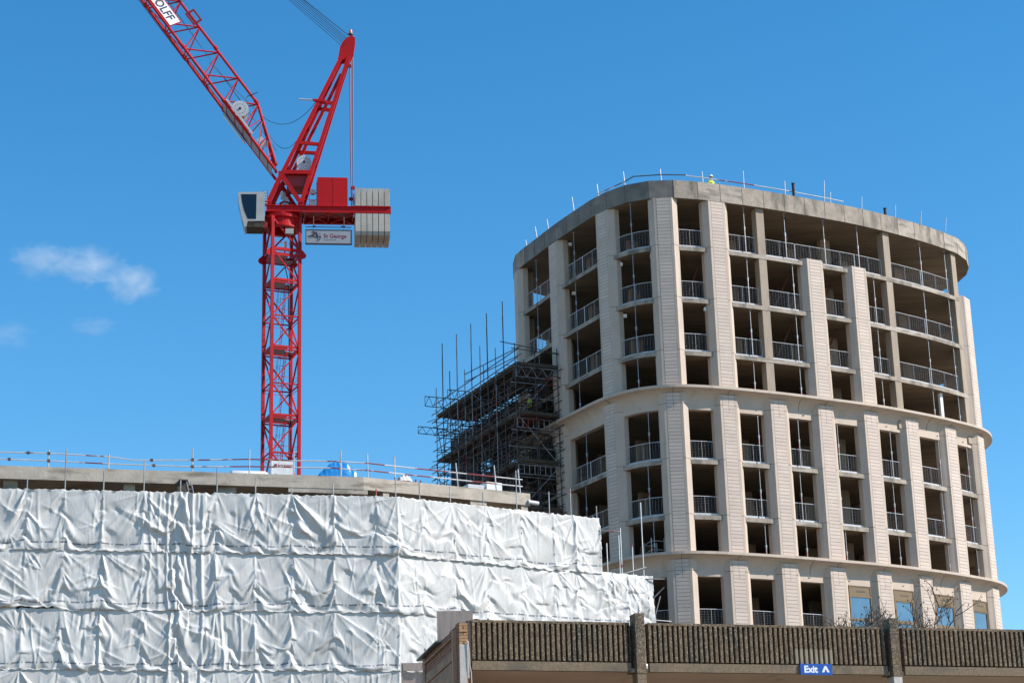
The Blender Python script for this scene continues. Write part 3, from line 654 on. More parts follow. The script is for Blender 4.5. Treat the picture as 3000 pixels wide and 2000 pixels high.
b.box((1.5, -1.0, 51.62-GZ), (4.9, 1.0, 51.65-GZ), 1)
b.build('counter_jib', [M['red'], M['redd']], crane)
b = MB()   # hand rails on the deck
for w_ in (1.05,):
    for h in (.45, .95): b.tube(C3(-.9, w_, 51.83+h), C3(2.4, w_, 51.83+h), .02, 5)
    for u_ in (-.9, -.2, .5, 1.2, 1.9): b.tube(C3(u_, w_, 51.83), C3(u_, w_, 52.8), .02, 5)
b.tube(C3(1.5, -1.05, 52.75), C3(2.35, -1.05, 52.75), .02, 5); b.tube(C3(1.5, -1.05, 52.3), C3(2.35, -1.05, 52.3), .02, 5); b.tube(C3(1.85, -1.05, 51.83), C3(1.85, -1.05, 52.78), .02, 5)
b.build('deck_handrail', M['redd'], crane)
b = MB(); b.box((2.40, -1.1, 51.83-GZ), (3.45, .7, 53.97-GZ)); b.box((3.47, -1.1, 51.83-GZ), (4.51, .7, 53.95-GZ)); b.box((2.45, -1.05, 53.97-GZ), (4.45, .6, 54.0-GZ))
mh = b.build('machinery_house', M['red'], crane)
b = MB()
for h in range(8): b.box((2.34, -.95, 52.0-GZ+h*.23), (2.395, -.4, 52.1-GZ+h*.23))
b.box((1.9, -.9, 51.85-GZ), (2.28, -.5, 52.35-GZ)); b.lathe(C3(2.1, -.7, 53.0), [(0, -.12), (.2, -.12), (.22, .05), (.1, .12), (0, .12)], 12, ax=YA)
b.build('motor', [M['grey']], mh)
b = MB(); b.lathe(C3(0.2, .1, 51.83), [(0, 0), (.42, 0), (.42, .2), (.3, .45), (.3, .5), (0, .5)], 14, 0); b.box((.0, -.1, 52.55-GZ), (.38, .25, 52.85-GZ), 0); b.lathe(C3(.05, .1, 52.3), [(0, .5), (.18, .5), (.18, .95), (0, .95)], 12, 0)
b.lathe(C3(.2, .1, 52.36), [(.3, 0), (.42, 0), (.42, .1), (.3, .1)], 14, 1); b.build('slewing_motor', [M['grey'], M['red']], crane)
for i in range(6):       # counterweights: upper and lower halves of six slabs
    u0_ = 5.02+i*.405; d = .012*math.sin(i*2.3)
    for (z0, z1, ins) in ((51.86, 53.16+d, 0), (49.62, 51.30, .0)):
        b = MB()
        if z0 > 51: b.prism([C3(u0_+.012, -1.2, z0), C3(u0_+.375, -1.2, z0), C3(u0_+.375, -1.2, z1), C3(u0_+.012, -1.2, z1)], (0, 2.3, 0))
        else:
            pf = [(-1.2, z1), (-1.2, 49.98), (-1.1, 49.72), (-.3, 49.62), (1.1, 49.62), (1.1, z1)]
            pf2 = [(-1.2, z1), (-1.2, 49.98), (-1.1, 49.72), (-.3, 49.64), (-.02, 49.64), (-.02, z1)]
            b.prism([C3(u0_+.012, y_, z_) for y_, z_ in pf2], (.363, 0, 0))
            b.prism([C3(u0_+.012, y_, z_) for y_, z_ in [(.02, z1), (.02, 49.64), (1.1, 49.62), (1.1, z1)]], (.363, 0, 0))
        b.build('counterweight_slab', M['cw'], crane)
# A-frame
def lerp(a, b_, t): return a+(b_-a)*t
af = MB(); bw = .27
def leg(p, q, w0, w1, wd=bw):
    for sg in (-1, 1): af.bar(C3(p[0], sg*w0, p[1]), C3(q[0], sg*w1, q[1]), wd, wd*.9, upv=(0, 1, 0))
leg((-.98, 52.02), (-.08, 54.15), 1.1, 1.05, .3); leg((1.25, 52.05), (-.08, 54.15), 1.1, 1.05, .28)
leg((-.08, 54.15), (4.08, 63.45), 1.05, .38, .25); leg((1.29, 52.05), (4.62, 63.5), 1.1, .36, .27)
af.bar(C3(.45, .3, 54.3), C3(4.12, .1, 62.4), .22, .2, upv=(0, 1, 0))
for k in range(22): t_ = .05+k*.04; af.bar(C3(lerp(.45, 4.12, t_)+.1, -.1, lerp(54.3, 62.4, t_)), C3(lerp(.45, 4.12, t_)+.1, .25, lerp(54.3, 62.4, t_)), .04, .04)
for (u_, z_) in ((-.98, 52.02), (1.29, 52.02), (-.08, 54.15)):
    for sg in (-1, 1): af.box((u_-.22, sg*1.1-.06, z_-GZ-.24), (u_+.22, sg*1.1+.06, z_-GZ+.22))
def front(t): return lerp(-.08, 4.08, t), lerp(54.15, 63.45, t), lerp(1.05, .38, t)
def rear(z_): t = (z_-52.05)/(63.5-52.05); return lerp(1.29, 4.62, t), z_, lerp(1.1, .36, t)
for t in (.27, .62):
    f_ = front(t); r_ = rear(f_[1]-.1)
    for sg in (-1, 1): af.bar(C3(f_[0], sg*f_[2], f_[1]), C3(r_[0], sg*r_[2], r_[1]), .2, .22)
for t in (.10, .27, .45, .62, .8):
    f_ = front(t); af.bar(C3(f_[0], -f_[2], f_[1]), C3(f_[0], f_[2], f_[1]), .14, .14)
for z_ in (53.9, 55.6, 58.8, 60.9): r_ = rear(z_); af.bar(C3(r_[0], -r_[2], r_[1]), C3(r_[0], r_[2], r_[1]), .16, .18)
af.bar(C3(0.05, -1.0, 54.35), C3(1.95, -1.0, 54.35), .22, .28); af.bar(C3(0.05, 1.0, 54.35), C3(1.95, 1.0, 54.35), .22, .28)
af.box((-.02, -.95, 54.28-GZ), (1.95, .95, 54.34-GZ)); af.box((.3, -.8, 53.4-GZ), (1.7, .8, 54.2-GZ), 1)
hd = [C3(3.86, 0, 63.35), C3(4.74, 0, 63.35), C3(5.0, 0, 63.95), C3(5.1, 0, 64.6), C3(5.1, 0, 65.1), C3(4.86, 0, 65.25), C3(4.5, 0, 65.1), C3(4.22, 0, 64.75), C3(4.02, 0, 64.35)]
for sg in (-1, 1): af.prism([p+YA*sg*.38 for p in hd], (0, -.07*sg, 0))
af.prism([p+YA*.2 for p in hd[2:]], (0, -.4, 0))
af.bar(C3(2.1, -.7, 60.0), C3(3.0, -.7, 59.9), .16, .16)
ao = af.build('a_frame', [M['red'], M['redd']], crane)
b = MB(); b.tube(C3(1.1, -.7, 60.05), C3(2.1, -.7, 60.0), .06, 8); b.build('luffing_buffer', M['grey'], ao)
def drum(u_, w_, z_, r_, par, tilt=0):
    b = MB(); b.lathe(C3(u_, w_, z_), [(0, -.02), (.09, -.02), (.09, .02), (r_, .02), (r_, .07), (r_*.72, .07), (r_*.72, .9), (r_, .9), (r_, .96), (0, .96)], 28, ax=YA)
    for k in range(12):
        a = k*math.pi/6; x = u_+r_*.62*math.cos(a); z = z_+r_*.62*math.sin(a)
        b.frame(C3(x, w_+.018, z), XA, YA, ZA, (-.03, -.006, -.018), (.03, .003, .018), 1)
    b.lathe(C3(u_, w_, z_), [(0, -.1), (.07, -.1), (.10, -.02)], 12, 2, ax=YA)
    b.build('winch_drum', [M['grey'], M['black'], M['cable']], par)
drum(1.48, -.75, 55.25, .52, ao)
b = MB(); b.box((1.0, -.72, 54.4-GZ), (1.9, -.68, 55.1-GZ)); b.build('winch_guard', M['grey'], ao)
b = MB(); b.lathe(C3(4.79, 0, 65.62), [(0, -.16), (.19, -.13), (.19, -.07), (.13, 0), (0, .0)], 14, 1); b.lathe(C3(4.79, 0, 65.62), [(.12, 0), (.10, .24), (.0, .26)], 14, 0); b.tube(C3(4.79, 0, 65.1), C3(4.79, 0, 65.5), .035, 6, mi=1)
b.build('beacon_light', [M['orange'], M['bronze2']], ao)
b = MB()
for w_ in (-.25, .25):
    b.tube(C3(4.72, w_, 63.2), C3(4.79, w_, 53.3), .028, 5); b.tube(C3(4.93, w_, 63.6), C3(4.93, w_, 52.4), .03, 5)
for u_, z_ in ((4.93, 53.55), (4.76, 52.7), (4.72, 62.9)): b.lathe(C3(u_, -.3, z_), [(0, -.05), (.12, -.05), (.16, 0), (.12, .05), (0, .05)], 10, ax=YA)
b.build('tie_rods', M['redd'], ao)
b = MB(); b.tube(C3(4.79, -.7, 51.85), C3(4.79, -.7, 53.1), .03, 5); b.build('deck_post', M['tube'], ao)
# cab
cabw = -1.75
b = MB(); pf = [(-3.05, 52.52), (-1.3, 52.56), (-1.22, 50.95), (-1.26, 50.40), (-2.45, 50.38), (-2.62, 50.0), (-2.84, 50.66), (-3.06, 51.7)]
pf = [(-3.02, 52.50), (-1.25, 52.56), (-1.20, 50.42), (-2.36, 50.40), (-2.44, 50.0), (-2.56, 49.95), (-2.80, 50.75), (-3.0, 51.8)]
b.prism([C3(u_, cabw, z_) for u_, z_ in pf], (0, 1.45, 0), 0)
co = b.build('cab', [M['cabw']], crane)
b = MB(); wn = [(-2.83, 52.36), (-1.77, 52.37), (-1.79, 50.55), (-2.36, 50.55), (-2.62, 51.2), (-2.76, 51.8)]
b.prism([C3(u_, cabw-.012, z_) for u_, z_ in wn], (0, .03, 0), 0); b.build('cab_side_window', M['glassd'], co)
b = MB(); b.prism([C3(-3.035, cabw+.12, 52.3), C3(-3.02, cabw+.12, 51.8), C3(-2.82, cabw+.12, 50.75), C3(-2.62, cabw+.12, 50.1), C3(-2.56, cabw+.12, 50.12), C3(-2.76, cabw+.12, 50.8), C3(-2.95, cabw+.12, 51.85)], (0, 1.2, 0)); b.build('cab_front_window', M['glassd'], co)
b = MB()
for k in range(6): b.box((-2.42+k*.09, cabw+.05, 50.02-GZ), (-2.37+k*.09, cabw+1.3, 50.06-GZ))
b.box((-2.42, cabw, 49.98-GZ), (-1.3, cabw+1.4, 50.02-GZ)); b.box((-1.9, cabw+.05, 50.02-GZ), (-1.3, cabw+1.35, 50.36-GZ)); b.build('cab_floor', M['board'], co)
b = MB(); b.box((-1.7, -1.3, 50.1-GZ), (-1.0, -.5, 50.5-GZ)); b.bar(C3(-1.55, -1.5, 50.2), C3(-1.55, -1.5, 49.8), .05, .05); b.build('cab_bracket', M['redd'], co)
b = MB()
for u_ in (-1.33, -1.02): b.tube(C3(u_, -1.6, 51.7), C3(u_, -1.6, 52.72), .02, 5, mi=1)
for h in range(5): b.box((-1.33, -1.62, 51.75-GZ+h*.2), (-1.02, -1.57, 51.83-GZ+h*.2), 0)
b.build('cab_ladder', [M['cabw'], M['black']], co)
# jib
J0 = V((-.53, 0, 54.62-GZ)); JA = V((-.578, 0, .816)).normalized(); JN = V((.816, 0, .578)).normalized(); JL = 43.0
def jp(a, n_, w_): return J0+JA*a+JN*n_+YA*w_
jw = .85; jb = MB()
for sg in (-1, 1):
    jb.tube(jp(-.1, 0, sg*jw), jp(JL, 0, sg*jw), .105, 8)
TOPN = 2.05
jb.tube(jp(5.0, TOPN, 0), jp(JL, TOPN*.9, 0), .10, 8)
for sg in (-1, 1):
    jb.tube(jp(5.05, TOPN, 0), jp(.25, .28, sg*.72), .095, 8)
tops = [5.0+2.42*i for i in range(16)]; bots = [6.25+2.42*i for i in range(16)]
for i, a in enumerate(tops):
    for sg in (-1, 1):
        if a+1.25 < JL: jb.tube(jp(a, TOPN, 0), jp(a+1.25, 0, sg*jw), .052, 6)
        jb.tube(jp(a, TOPN, 0), jp(max(a-1.17, .2), 0, sg*jw), .048, 6)
for a in bots:
    jb.tube(jp(a, 0, -jw), jp(a, 0, jw), .045, 6)
    if a > 9: jb.tube(jp(a, 0, -jw), jp(a+2.42, 0, jw), .035, 6)
for sg in (-1, 1):
    for a, b_ in ((3.9, 3.6), (3.9, 2.0), (2.5, 2.0), (2.5, .9), (1.3, .9)):
        t_ = (a-.25)/4.8; jb.tube(jp(a, lerp(.28, TOPN, t_), sg*lerp(.72, 0, t_)), jp(b_, 0, sg*jw), .04, 6)
for a in (6.3, 11.3, 16.2):     # flange joints
    for sg in (-1, 1): jb.tube(jp(a-.12, 0, sg*jw), jp(a+.12, 0, sg*jw), .15, 8)
    jb.tube(jp(a-1.15, TOPN, 0), jp(a-.9, TOPN, 0), .15, 8)
for k in range(30):   # ladder-like rungs of the catwalk along the far chord
    a = 6.5+k*1.2; jb.tube(jp(a, .02, jw-.35), jp(a, .02, jw), .02, 4)
jb.tube(jp(6.3, .05, jw-.38), jp(JL, .05, jw-.38), .03, 5)
jb.tube(jp(JL, 0, -jw), jp(JL, TOPN*.9, 0), .08); jb.tube(jp(JL, 0, jw), jp(JL, TOPN*.9, 0), .08)
jo = jb.build('jib', M['red'], crane)
b = MB(); b.frame(jp(0, 0, 0), JA, YA, JN, (.3, -jw+.1, -.06), (6.3, jw-.1, -.03), 0)
for k in range(6): b.frame(jp(.8+k, 0, 0), JA, YA, JN, (0, -jw+.1, -.1), (.06, jw-.1, -.062), 1)
b.frame(jp(0, 0, 0), JA, YA, JN, (3.6, -jw+.12, -.05), (6.2, jw-.12, .28), 1)
b.build('jib_floor', [M['lilac'], M['redd']], jo)
dd = jp(5.15, .62, 0); drum(dd.x, -jw+.02, dd.z+GZ, .60, jo)
b = MB(); b.frame(jp(0, 0, 0), JA, YA, JN, (3.0, -jw-.16, .13), (6.2, -jw-.11, .28)); b.frame(jp(0, 0, 0), JA, YA, JN, (1.9, -jw+.4, .3), (2.7, -jw+.45, .75))
b.build('winch_tray', M['grey'], jo)
b = MB(); b.frame(jp(0, 0, 0), JA, YA, JN, (3.4, jw-.3, -.28), (6.0, jw+.1, -.2)); b.build('cable_tray', M['cabw'], jo)
# jib sign panel in the near side plane
side_n = (JN*TOPN+YA*jw).normalized(); side_o = JA.cross(side_n).normalized()
if side_o.y > 0: side_o = -side_o
def sp(a, h, o=0): return jp(a, 0, -jw)+side_n*h+side_o*o
b = MB(); pa, pb, ph = 13.15, 16.35, .92
b.frame(sp(0, 0), JA, side_n, side_o, (pa, .14, .06), (pb, ph+.14, .10), 0)
for lo, hi in (((pa-.05, .08, .055), (pa, ph+.2, .115)), ((pb, .08, .055), (pb+.05, ph+.2, .115)), ((pa, ph+.14, .055), (pb, ph+.2, .115)), ((pa+2.02, .14, .101), (pa+2.06, ph+.14, .108)), ((pa, .08, .055), (pb, .14, .115))):
    b.frame(sp(0, 0), JA, side_n, side_o, lo, hi, 1)
b.text('WOLFF', .93, sp(pa+3.12, .26, .112), -JA, side_n, 2, bold=.022, xs=.90)
b.build('jib_sign', [M['sign_p'], M['red'], M['ink']], jo)
b = MB()    # small square bracket and lamp on the top chord
c = jp(13.1, TOPN, -.12)
for lo, hi in (((-.55, -.02, -.34), (-.40, .02, .42)), ((.40, -.02, -.34), (.55, .02, .42)), ((-.40, -.02, -.34), (.40, .02, -.2)), ((-.4, -.02, .28), (.4, .02, .42))): b.frame(c, JA, YA, JN, lo, hi)
b.build('top_bracket', M['redd'], jo)
b = MB(); b.frame(jp(14.7, TOPN, -.1), JA, YA, JN, (-.08, -.1, .08), (.10, .1, .5)); b.build('floodlight', M['grey'], jo)
b = MB(); b.tube(jp(5.9, TOPN-.35, -.1), jp(5.75, TOPN+.45, -.1), .03, 5); b.tube(jp(5.9, TOPN-.35, -.1), jp(5.0, TOPN-.9, -.15), .025, 5); b.build('rope_guide', M['black'], jo)
b = MB()   # ropes inside the jib and slack cables between jib and A-frame
b.tube(jp(5.15, 1.15, -.2), jp(JL, 1.5, -.1), .016, 4); b.tube(jp(1.2, 1.1, .1), jp(JL, 1.9, .1), .013, 4); b.tube(jp(11.0, -.1, jw+.05), jp(JL, -.35, jw+.05), .02, 4)
def sag(p, q, d, n=14): return [p.lerp(q, i/n)-ZA*(d*4*(i/n)*(1-i/n)) for i in range(n+1)]
f1 = front(.62); f2 = front(.31)
b.path(sag(jp(3.9, 1.75, -.2), C3(f1[0], -.55, f1[1]+.3), 1.15), .02, 4); b.path(sag(jp(2.5, 1.3, -.3), C3(f2[0], -.8, f2[1]+.2), 1.0), .02, 4)
b.path(sag(jp(9.5, 1.0, -.2), jp(3.9, 1.75, -.2), .05, 6), .018, 4)
b.build('slack_cables', M['cable'], jo)
b = MB(); pend = [((4.05, 64.60), (.25, 68.15)), ((4.19, 64.75), (.47, 68.15)), ((4.28, 64.90), (.69, 68.16)), ((4.40, 65.00), (.93, 68.17)), ((4.48, 65.12), (1.15, 68.17)), ((4.55, 65.24), (1.33, 68.18)), ((4.62, 65.5), (1.47, 68.18)), ((4.66, 65.5), (1.55, 68.18))]
for i, (p, q) in enumerate(pend):
    k = 7.6; b.tube(C3(p[0], -.2+.05*i, p[1]), C3(p[0]+(q[0]-p[0])*k, -.2+.05*i, p[1]+(q[1]-p[1])*k), .02, 5)
b.build('luffing_ropes', M['cable'], crane)
# the hanging advertising sign
sg_ = thing('hanging_sign', 'grey rectangular hanging sign with red lettering and a horseman under the crane', 'sign', CA+Matrix.Rotation(CR, 3, 'Z')@V((3.19, -1.1, 49.53-GZ)), CR)
b = MB(); b.box((-1.56, -.07, -.50), (1.56, .07, .50)); b.build('board', M['sign_w'], sg_)
b = MB()
for lo, hi in (((-1.60, -.09, -.54), (1.60, .09, -.47)), ((-1.60, -.09, .48), (1.60, .09, .53)), ((-1.60, -.09, -.47), (-1.55, .09, .48)), ((1.55, -.09, -.47), (1.60, .09, .48))): b.box(lo, hi)
b.build('border', M['cable'], sg_)
b = MB()
for x in (-1.05, 1.05): b.tube((x, 0, .53), (x, 0, .78), .025, 6)
b.tube((-1.6, 0, .74), (1.55, 0, .74), .03, 6); b.tube((-1.1, 0, .79), (-.9, 0, .79), .05, 6); b.tube((.85, 0, .79), (1.15, 0, .79), .05, 6)
for x in (-1.05, 1.05): b.tube((x, 0, .74), (x, 0, 1.83), .03, 6)
b.build('hanger', M['cable'], sg_)
b = MB(); b.text('St George', .42, (-.34, -.079, -.07), XA, ZA, 0, bold=.004, xs=.90); b.text('Designed for life', .125, (-.34, -.079, -.26), XA, ZA, 1)
b.build('lettering', [M['inkr'], M['ink']], sg_)
b = MB()   # horseman drawn in ink strokes
strokes = [[(-1.30, .02), (-1.10, .08), (-.85, .05)], [(-1.15, -.05), (-1.05, .10), (-.92, .18), (-.80, .16)], [(-.95, .20), (-.80, .30), (-.68, .24), (-.60, .10), (-.66, -.02)], [(-.88, .08), (-.78, -.02), (-.62, -.06), (-.50, -.02), (-.45, .10)],
           [(-1.05, .10), (-1.10, .0), (-1.18, -.10)], [(-.92, .0), (-1.0, -.04), (-.98, -.10)], [(-.62, -.06), (-.60, -.18), (-.70, -.32)], [(-.5, -.04), (-.48, -.20), (-.62, -.34)], [(-.45, .1), (-.40, .0), (-.38, -.12)], [(-1.0, .36), (-.88, .38), (-.80, .30)], [(-.72, .26), (-.72, .38)], [(-.55, .18), (-.48, .24)], [(-.95, .28), (-1.02, .33), (-.93, .34)]]
for k, s_ in enumerate(strokes): b.path([V((x-.12, -.078, z)) for x, z in s_], .024 if k < 4 else .017, 5)
b.prism([(-.88, -.079, .30), (-.76, -.079, .28), (-.74, -.079, .08), (-.82, -.079, .02), (-.90, -.079, .12)], (0, .01, 0), 0)
b.build('horseman_emblem', M['ink'], sg_)
b = MB(); b.box((-.835, -.084, .05), (-.805, -.0795, .28)); b.box((-.89, -.084, .17), (-.75, -.0795, .2)); b.build('emblem_cross', M['inkr'], sg_)

# ================================================================== LOW CONCRETE BUILDING behind the sheeting
SL = V((-22.4, 85.5, 0)); SK = V((-6.9, 89.5, 0)); SR = V((.65, 93.7, 0)); ZS = 22.14
bl = thing('low_concrete_block', 'low concrete frame building whose roof slab shows above the white sheeting', 'building', (0, 0, 0))
def along(a, b_, t): d = (b_-a); return a+d.normalized()*t
dL = (SK-SL).normalized(); dR = (SR-SK).normalized(); nL = V((-dL.y, dL.x, 0)); nR = V((-dR.y, dR.x, 0))   # pointing away from the camera
SL2 = SL-dL*14
def offl(o, ex=0):
    k = SK+(nL+nR).normalized()*(o/((nL+nR).normalized().dot(nL))); return [SL2+nL*o, k, SR+nR*o]
b = MB()
f0 = offl(0); f1_ = offl(16)
poly = [V((p.x, p.y, 21.56)) for p in f0]+[V((p.x, p.y, 21.56)) for p in reversed(f1_)]
b.prism(poly, (0, 0, ZS-21.56)); b.build('roof_slab', M['slabw'], bl)
b = MB(); f0 = offl(.25); poly = [V((p.x, p.y, 21.25)) for p in f0]+[V((p.x, p.y, 21.25)) for p in reversed(offl(15))]
b.build
b2 = MB(); f0 = offl(2.2); poly = [V((p.x, p.y, GZ)) for p in f0]+[V((p.x, p.y, GZ)) for p in reversed(offl(15))]
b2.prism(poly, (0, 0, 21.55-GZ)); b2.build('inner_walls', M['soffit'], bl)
for t_, wd in ((5.6, .5), (0.5, .6)):
    b = MB(); b.frame(along(SL, SK, t_)+nL*.35, dL, nL, ZA, (-wd/2, 0, 18), (wd/2, .5, 21.558)); b.build('column', M['slabw'], bl)
for t_, wd in ((14.55, .3), (17.0-1.0+.0, .3), (9.9, .8)):
    b = MB(); b.frame(along(SL, SK, t_)+nL*.3, dL, nL, ZA, (-wd/2, 0, 18), (wd/2, .5, 21.557)); b.build('column', M['slabw'], bl)
for t_, wd in ((1.15, .3), (5.9, .85), (8.35, .35)):
    b = MB(); b.frame(along(SK, SR, t_)+nR*.06, dR, nR, ZA, (-wd/2, 0, 18), (wd/2, .5, 21.556)); b.build('column', M['slabw'], bl)
b = MB(); p = along(SK, SR, 8.5)-nR*.02+ZA*21.72; b.tube(p, p+dR*.55-ZA*.03, .10, 10); b.build('downpipe', M['white'], bl)
# deeper downstand beam under the slab on the corner run
b = MB(); b.frame(along(SL, SK, 12.6)+nL*.02, dL, nL, ZA, (0, 0, 21.35), (3.6, .5, 21.559)); b.build('downstand_beam', M['slabw'], bl)
# things hanging below the slab edge: small yellow access platform and ladder
o = thing('access_hatch', 'small yellow timber box frame under the low roof slab edge', 'frame', along(SL, SK, 7.9)-nL*.1+ZA*21.0)
b = MB(); b.frame((0, 0, 0), dL, nL, ZA, (-.25, -.1, .02), (.25, .25, .62)); b.build('side_board', M['board'], o)
b = MB(); b.frame((0, 0, 0), dL, nL, ZA, (-.2, -.22, .64), (.2, .3, .70)); b.build('top_board', M['tube'], o)
o = thing('ladder', 'short grey ladder leaning beside the yellow box under the low roof', 'ladder', along(SL, SK, 8.35)-nL*.2+ZA*20.75)
b = MB()
for q in (-.1, .1): b.tube(dL*(q-.0), dL*(q-.22)+ZA*.9, .025, 5)
b.build('stile', M['galv'], o); b = MB()
for i in range(1, 5): c = dL*(-.22*i/5)+ZA*.9*i/5; b.tube(c-dL*.1, c+dL*.1, .015, 5)
b.build('rung', M['galv'], o)
# roof guard rail
gr = thing('slab_guard_rail', 'two-rail scaffold tube guard rail along the low concrete roof', 'guard rail', (0, 0, 0))
def gl(t_, z_): p = SL+nL*1.2+dL*t_; return V((p.x, p.y, z_))
def grr(t_, z_):
    k = SK+(nL+nR).normalized()*(1.2/((nL+nR).normalized().dot(nL))); p = k+dR*t_; return V((p.x, p.y, z_))
for t_, zt in ((-2.6, 23.3), (2.09, 23.23), (4.71, 23.12), (8.42, 23.51), (10.98, 23.55), (13.0, 23.58), (15.17, 23.66)):
    b = MB(); b.tube(gl(t_, ZS), gl(t_, zt), .035, 6); b.build('post', M['galv'], gr)
for t_, zt in ((.62, 23.59), (2.0, 23.61), (5.3, 23.59), (7.35, 23.67), (8.65, 23.60)):
    b = MB(); q = V((-.02, 0, 0)) if t_ < 4 else dR*(-.12); b.tube(grr(t_, ZS), grr(t_, zt)+q, .035, 6); b.build('post', M['galv'], gr)
runs = [[(-4, 23.03), (0, 23.04), (2.09, 23.06), (4.71, 23.0), (5.78, 22.87), (8.42, 22.97), (10.98, 23.10), (13.0, 23.10), (15.2, 23.14)], [(-4, 22.75), (2.1, 22.72), (4.71, 22.67), (8.43, 22.66), (11, 22.76), (13, 22.79), (15.2, 22.82)]]
for rn in runs:
    for a_, b_ in zip(rn, rn[1:]): b = MB(); b.tube(gl(*a_), gl(*b_), .030, 6); b.build('rail', M['rail'], gr)
for zz in (23.13, 22.79):
    pts = [gl(15.0, zz), grr(.62, zz+.01), grr(2.0, zz), grr(5.3, zz-.01), grr(8.75, zz-.02)]
    for a_, b_ in zip(pts, pts[1:]): b = MB(); b.tube(a_, b_, .030, 6); b.build('rail', M['rail'], gr)
b = MB()
for t_, z_ in ((2.09, 23.06), (2.1, 22.72), (8.42, 22.99), (8.42, 22.67), (1.2, 23.05), (6.6, 22.9), (6.7, 22.66), (0.4, 22.73)): b.frame(gl(t_, z_), dL, nL, ZA, (-.06, -.06, -.06), (.06, .05, .06))
b.build('coupler', M['tube'], gr)
# goods on the roof
def on_roof(run, t_, off):
    p = (SL+nL*off+dL*t_) if run == 'L' else (grr(t_, 0)+nR*(off-1.2)); return V((p.x, p.y, ZS))
o = thing('insulation_pallet', 'plastic-wrapped pallet of insulation packs with red print and orange strap', 'pallet', on_roof('L', 12.72, 3.0), math.atan2(dL.y, dL.x))
b = MB(); b.box((-.55, 0, .13), (.55, .9, .75)); b.box((-.50, .02, .76), (.53, .88, 1.46)); 
w_o = b.build('wrapped_packs', M['wrap'], o)
b = MB()
for x, z in ((-.52, .05), (-.2, .05), (.2, .05)): b.box((x, .02, 0), (x+.12, .88, .11))
b.box((-.55, 0, .11), (.55, .9, .128)); b.build('pallet_base', M['board'], o)
b = MB()
for zz in (.98+.14, .44+.2):
    b.box((-.36, -.012, zz), (-.25, -.003 if zz < .75 else .018, zz+.12)); b.text('ROCKWOOL', .135, (-.20, -.006 if zz < .75 else .014, zz+.01), XA, ZA, 0, bold=.004)
b.build('printed_lettering', M['inkr'], w_o)
b = MB(); b.bar((-.56, -.012, .60), (.5, -.012, .72), .01, .06); b.build('strap', M['orange'], o)
o = thing('foil_bundle', 'low pale wrapped bundle lying left of the insulation pallet', 'bundle', on_roof('L', 11.2, 2.6), math.atan2(dL.y, dL.x))
b = MB(); b.lathe((-.9, .3, .45), [(0, 0), (.34, 0), (.40, .1), (.40, 1.6), (.30, 1.75), (0, 1.75)], 12, ax=XA); b.build('wrapped_roll', M['wrap'], o, smooth=True)
b = MB(); b.box((-1.1, 0, 0), (1.0, .1, .09)); b.box((-1.1, .5, 0), (1.0, .6, .09)); b.build('bearers', M['board'], o)
def lump(name, label, cat, loc, rz, sx, sy, m, seed, prof):
    n1, n2 = 40, 24; b = MB(); rs = np.random.default_rng(seed); ph = rs.uniform(0, 6.28, (10, 3)); fq = rs.uniform(2, 9, (10, 2))
    for j in range(n2+1):
        for i in range(n1+1):
            x = -1+2*i/n1; y = -1+2*j/n2
            top = float(np.interp(x, [p[0] for p in prof], [p[1] for p in prof])); e = min(1, (1-abs(y))/.25)
            h = top*(.25+.75*e**.7)+e*sum(.028*abs(math.sin(fq[q, 0]*x*1.6+fq[q, 1]*y+ph[q, 0]))-.018 for q in range(10))
            b.v.append((x*sx, y*sy, max(0.01, h)))
    for j in range(n2):
        for i in range(n1):
            k = j*(n1+1)+i; b.f.append((k, k+1, k+n1+2, k+n1+1)); b.m.append(0)
    o = b.build(name, m, None, smooth=False); o.location = loc; o.rotation_euler = (0, 0, rz); return tag(o, label, cat)
lump('tarpaulin', 'crumpled bright blue tarpaulin covering a heap on the low roof', 'tarpaulin', on_roof('L', 15.25, 3.0), math.atan2(dL.y, dL.x), .88, .7, M['tarp'], 3, [(-1, .70), (-.6, 1.06), (-.28, 1.29), (.12, 1.28), (.45, 1.25), (.62, 1.05), (.85, 1.0), (1, .75)])
for (t_, wd, h, lb) in ((3.5, .95, .93, 'rusty brown stillage with a clear bag on top beside the tarpaulin'), (4.65, .95, .90, 'empty rusty brown stillage behind the roof guard rail')):
    o = thing('steel_stillage', lb, 'crate', on_roof('R', t_, 3.0), math.atan2(dR.y, dR.x), 'rusty stillages on the low roof')
    b = MB(); b.box((-wd/2, 0, .1), (wd/2, .8, h-.10)); b.build('bin', M['rust'], o)
    b = MB()
    for x in (-wd/2, wd/2-.06): b.box((x, -.03, 0), (x+.06, .03, h+.02)); b.box((x, .78, 0), (x+.06, .84, h+.02))
    b.build('corner_post', M['rust'], o)
    if t_ < 4: lump('plastic_bag', 'crumpled clear plastic bag lying on a rusty stillage', 'bag', on_roof('R', 3.5, 3.35)+ZA*.78, .3, .34, .32, M['wrap'], 9, [(-1, .1), (-.7, .26), (-.2, .36), (.1, .30), (.5, .34), (.8, .22), (1, .08)])
o = thing('wrapped_pallet', 'stack of white boards wrapped in film near the roof end', 'pallet', on_roof('R', 8.2, 3.0), math.atan2(dR.y, dR.x))
b = MB(); b.box((-.42, 0, .12), (.42, 1.1, 1.20))
b.build('boards', M['wrap'], o); b = MB()
for x in (-.4, -.06, .28): b.box((x, 0, 0), (x+.12, 1.1, .115))
b.build('pallet_base', M['board'], o)
o = thing('grey_sheet_stack', 'low stack of grey sheets left of the white wrapped boards', 'stack', on_roof('R', 7.25, 3.0), math.atan2(dR.y, dR.x))
b = MB()
for q in range(9): b.box((-.5+.02*random.random(), 0, .1+q*.1), (.38+.03*random.random(), 1, .19+q*.1))
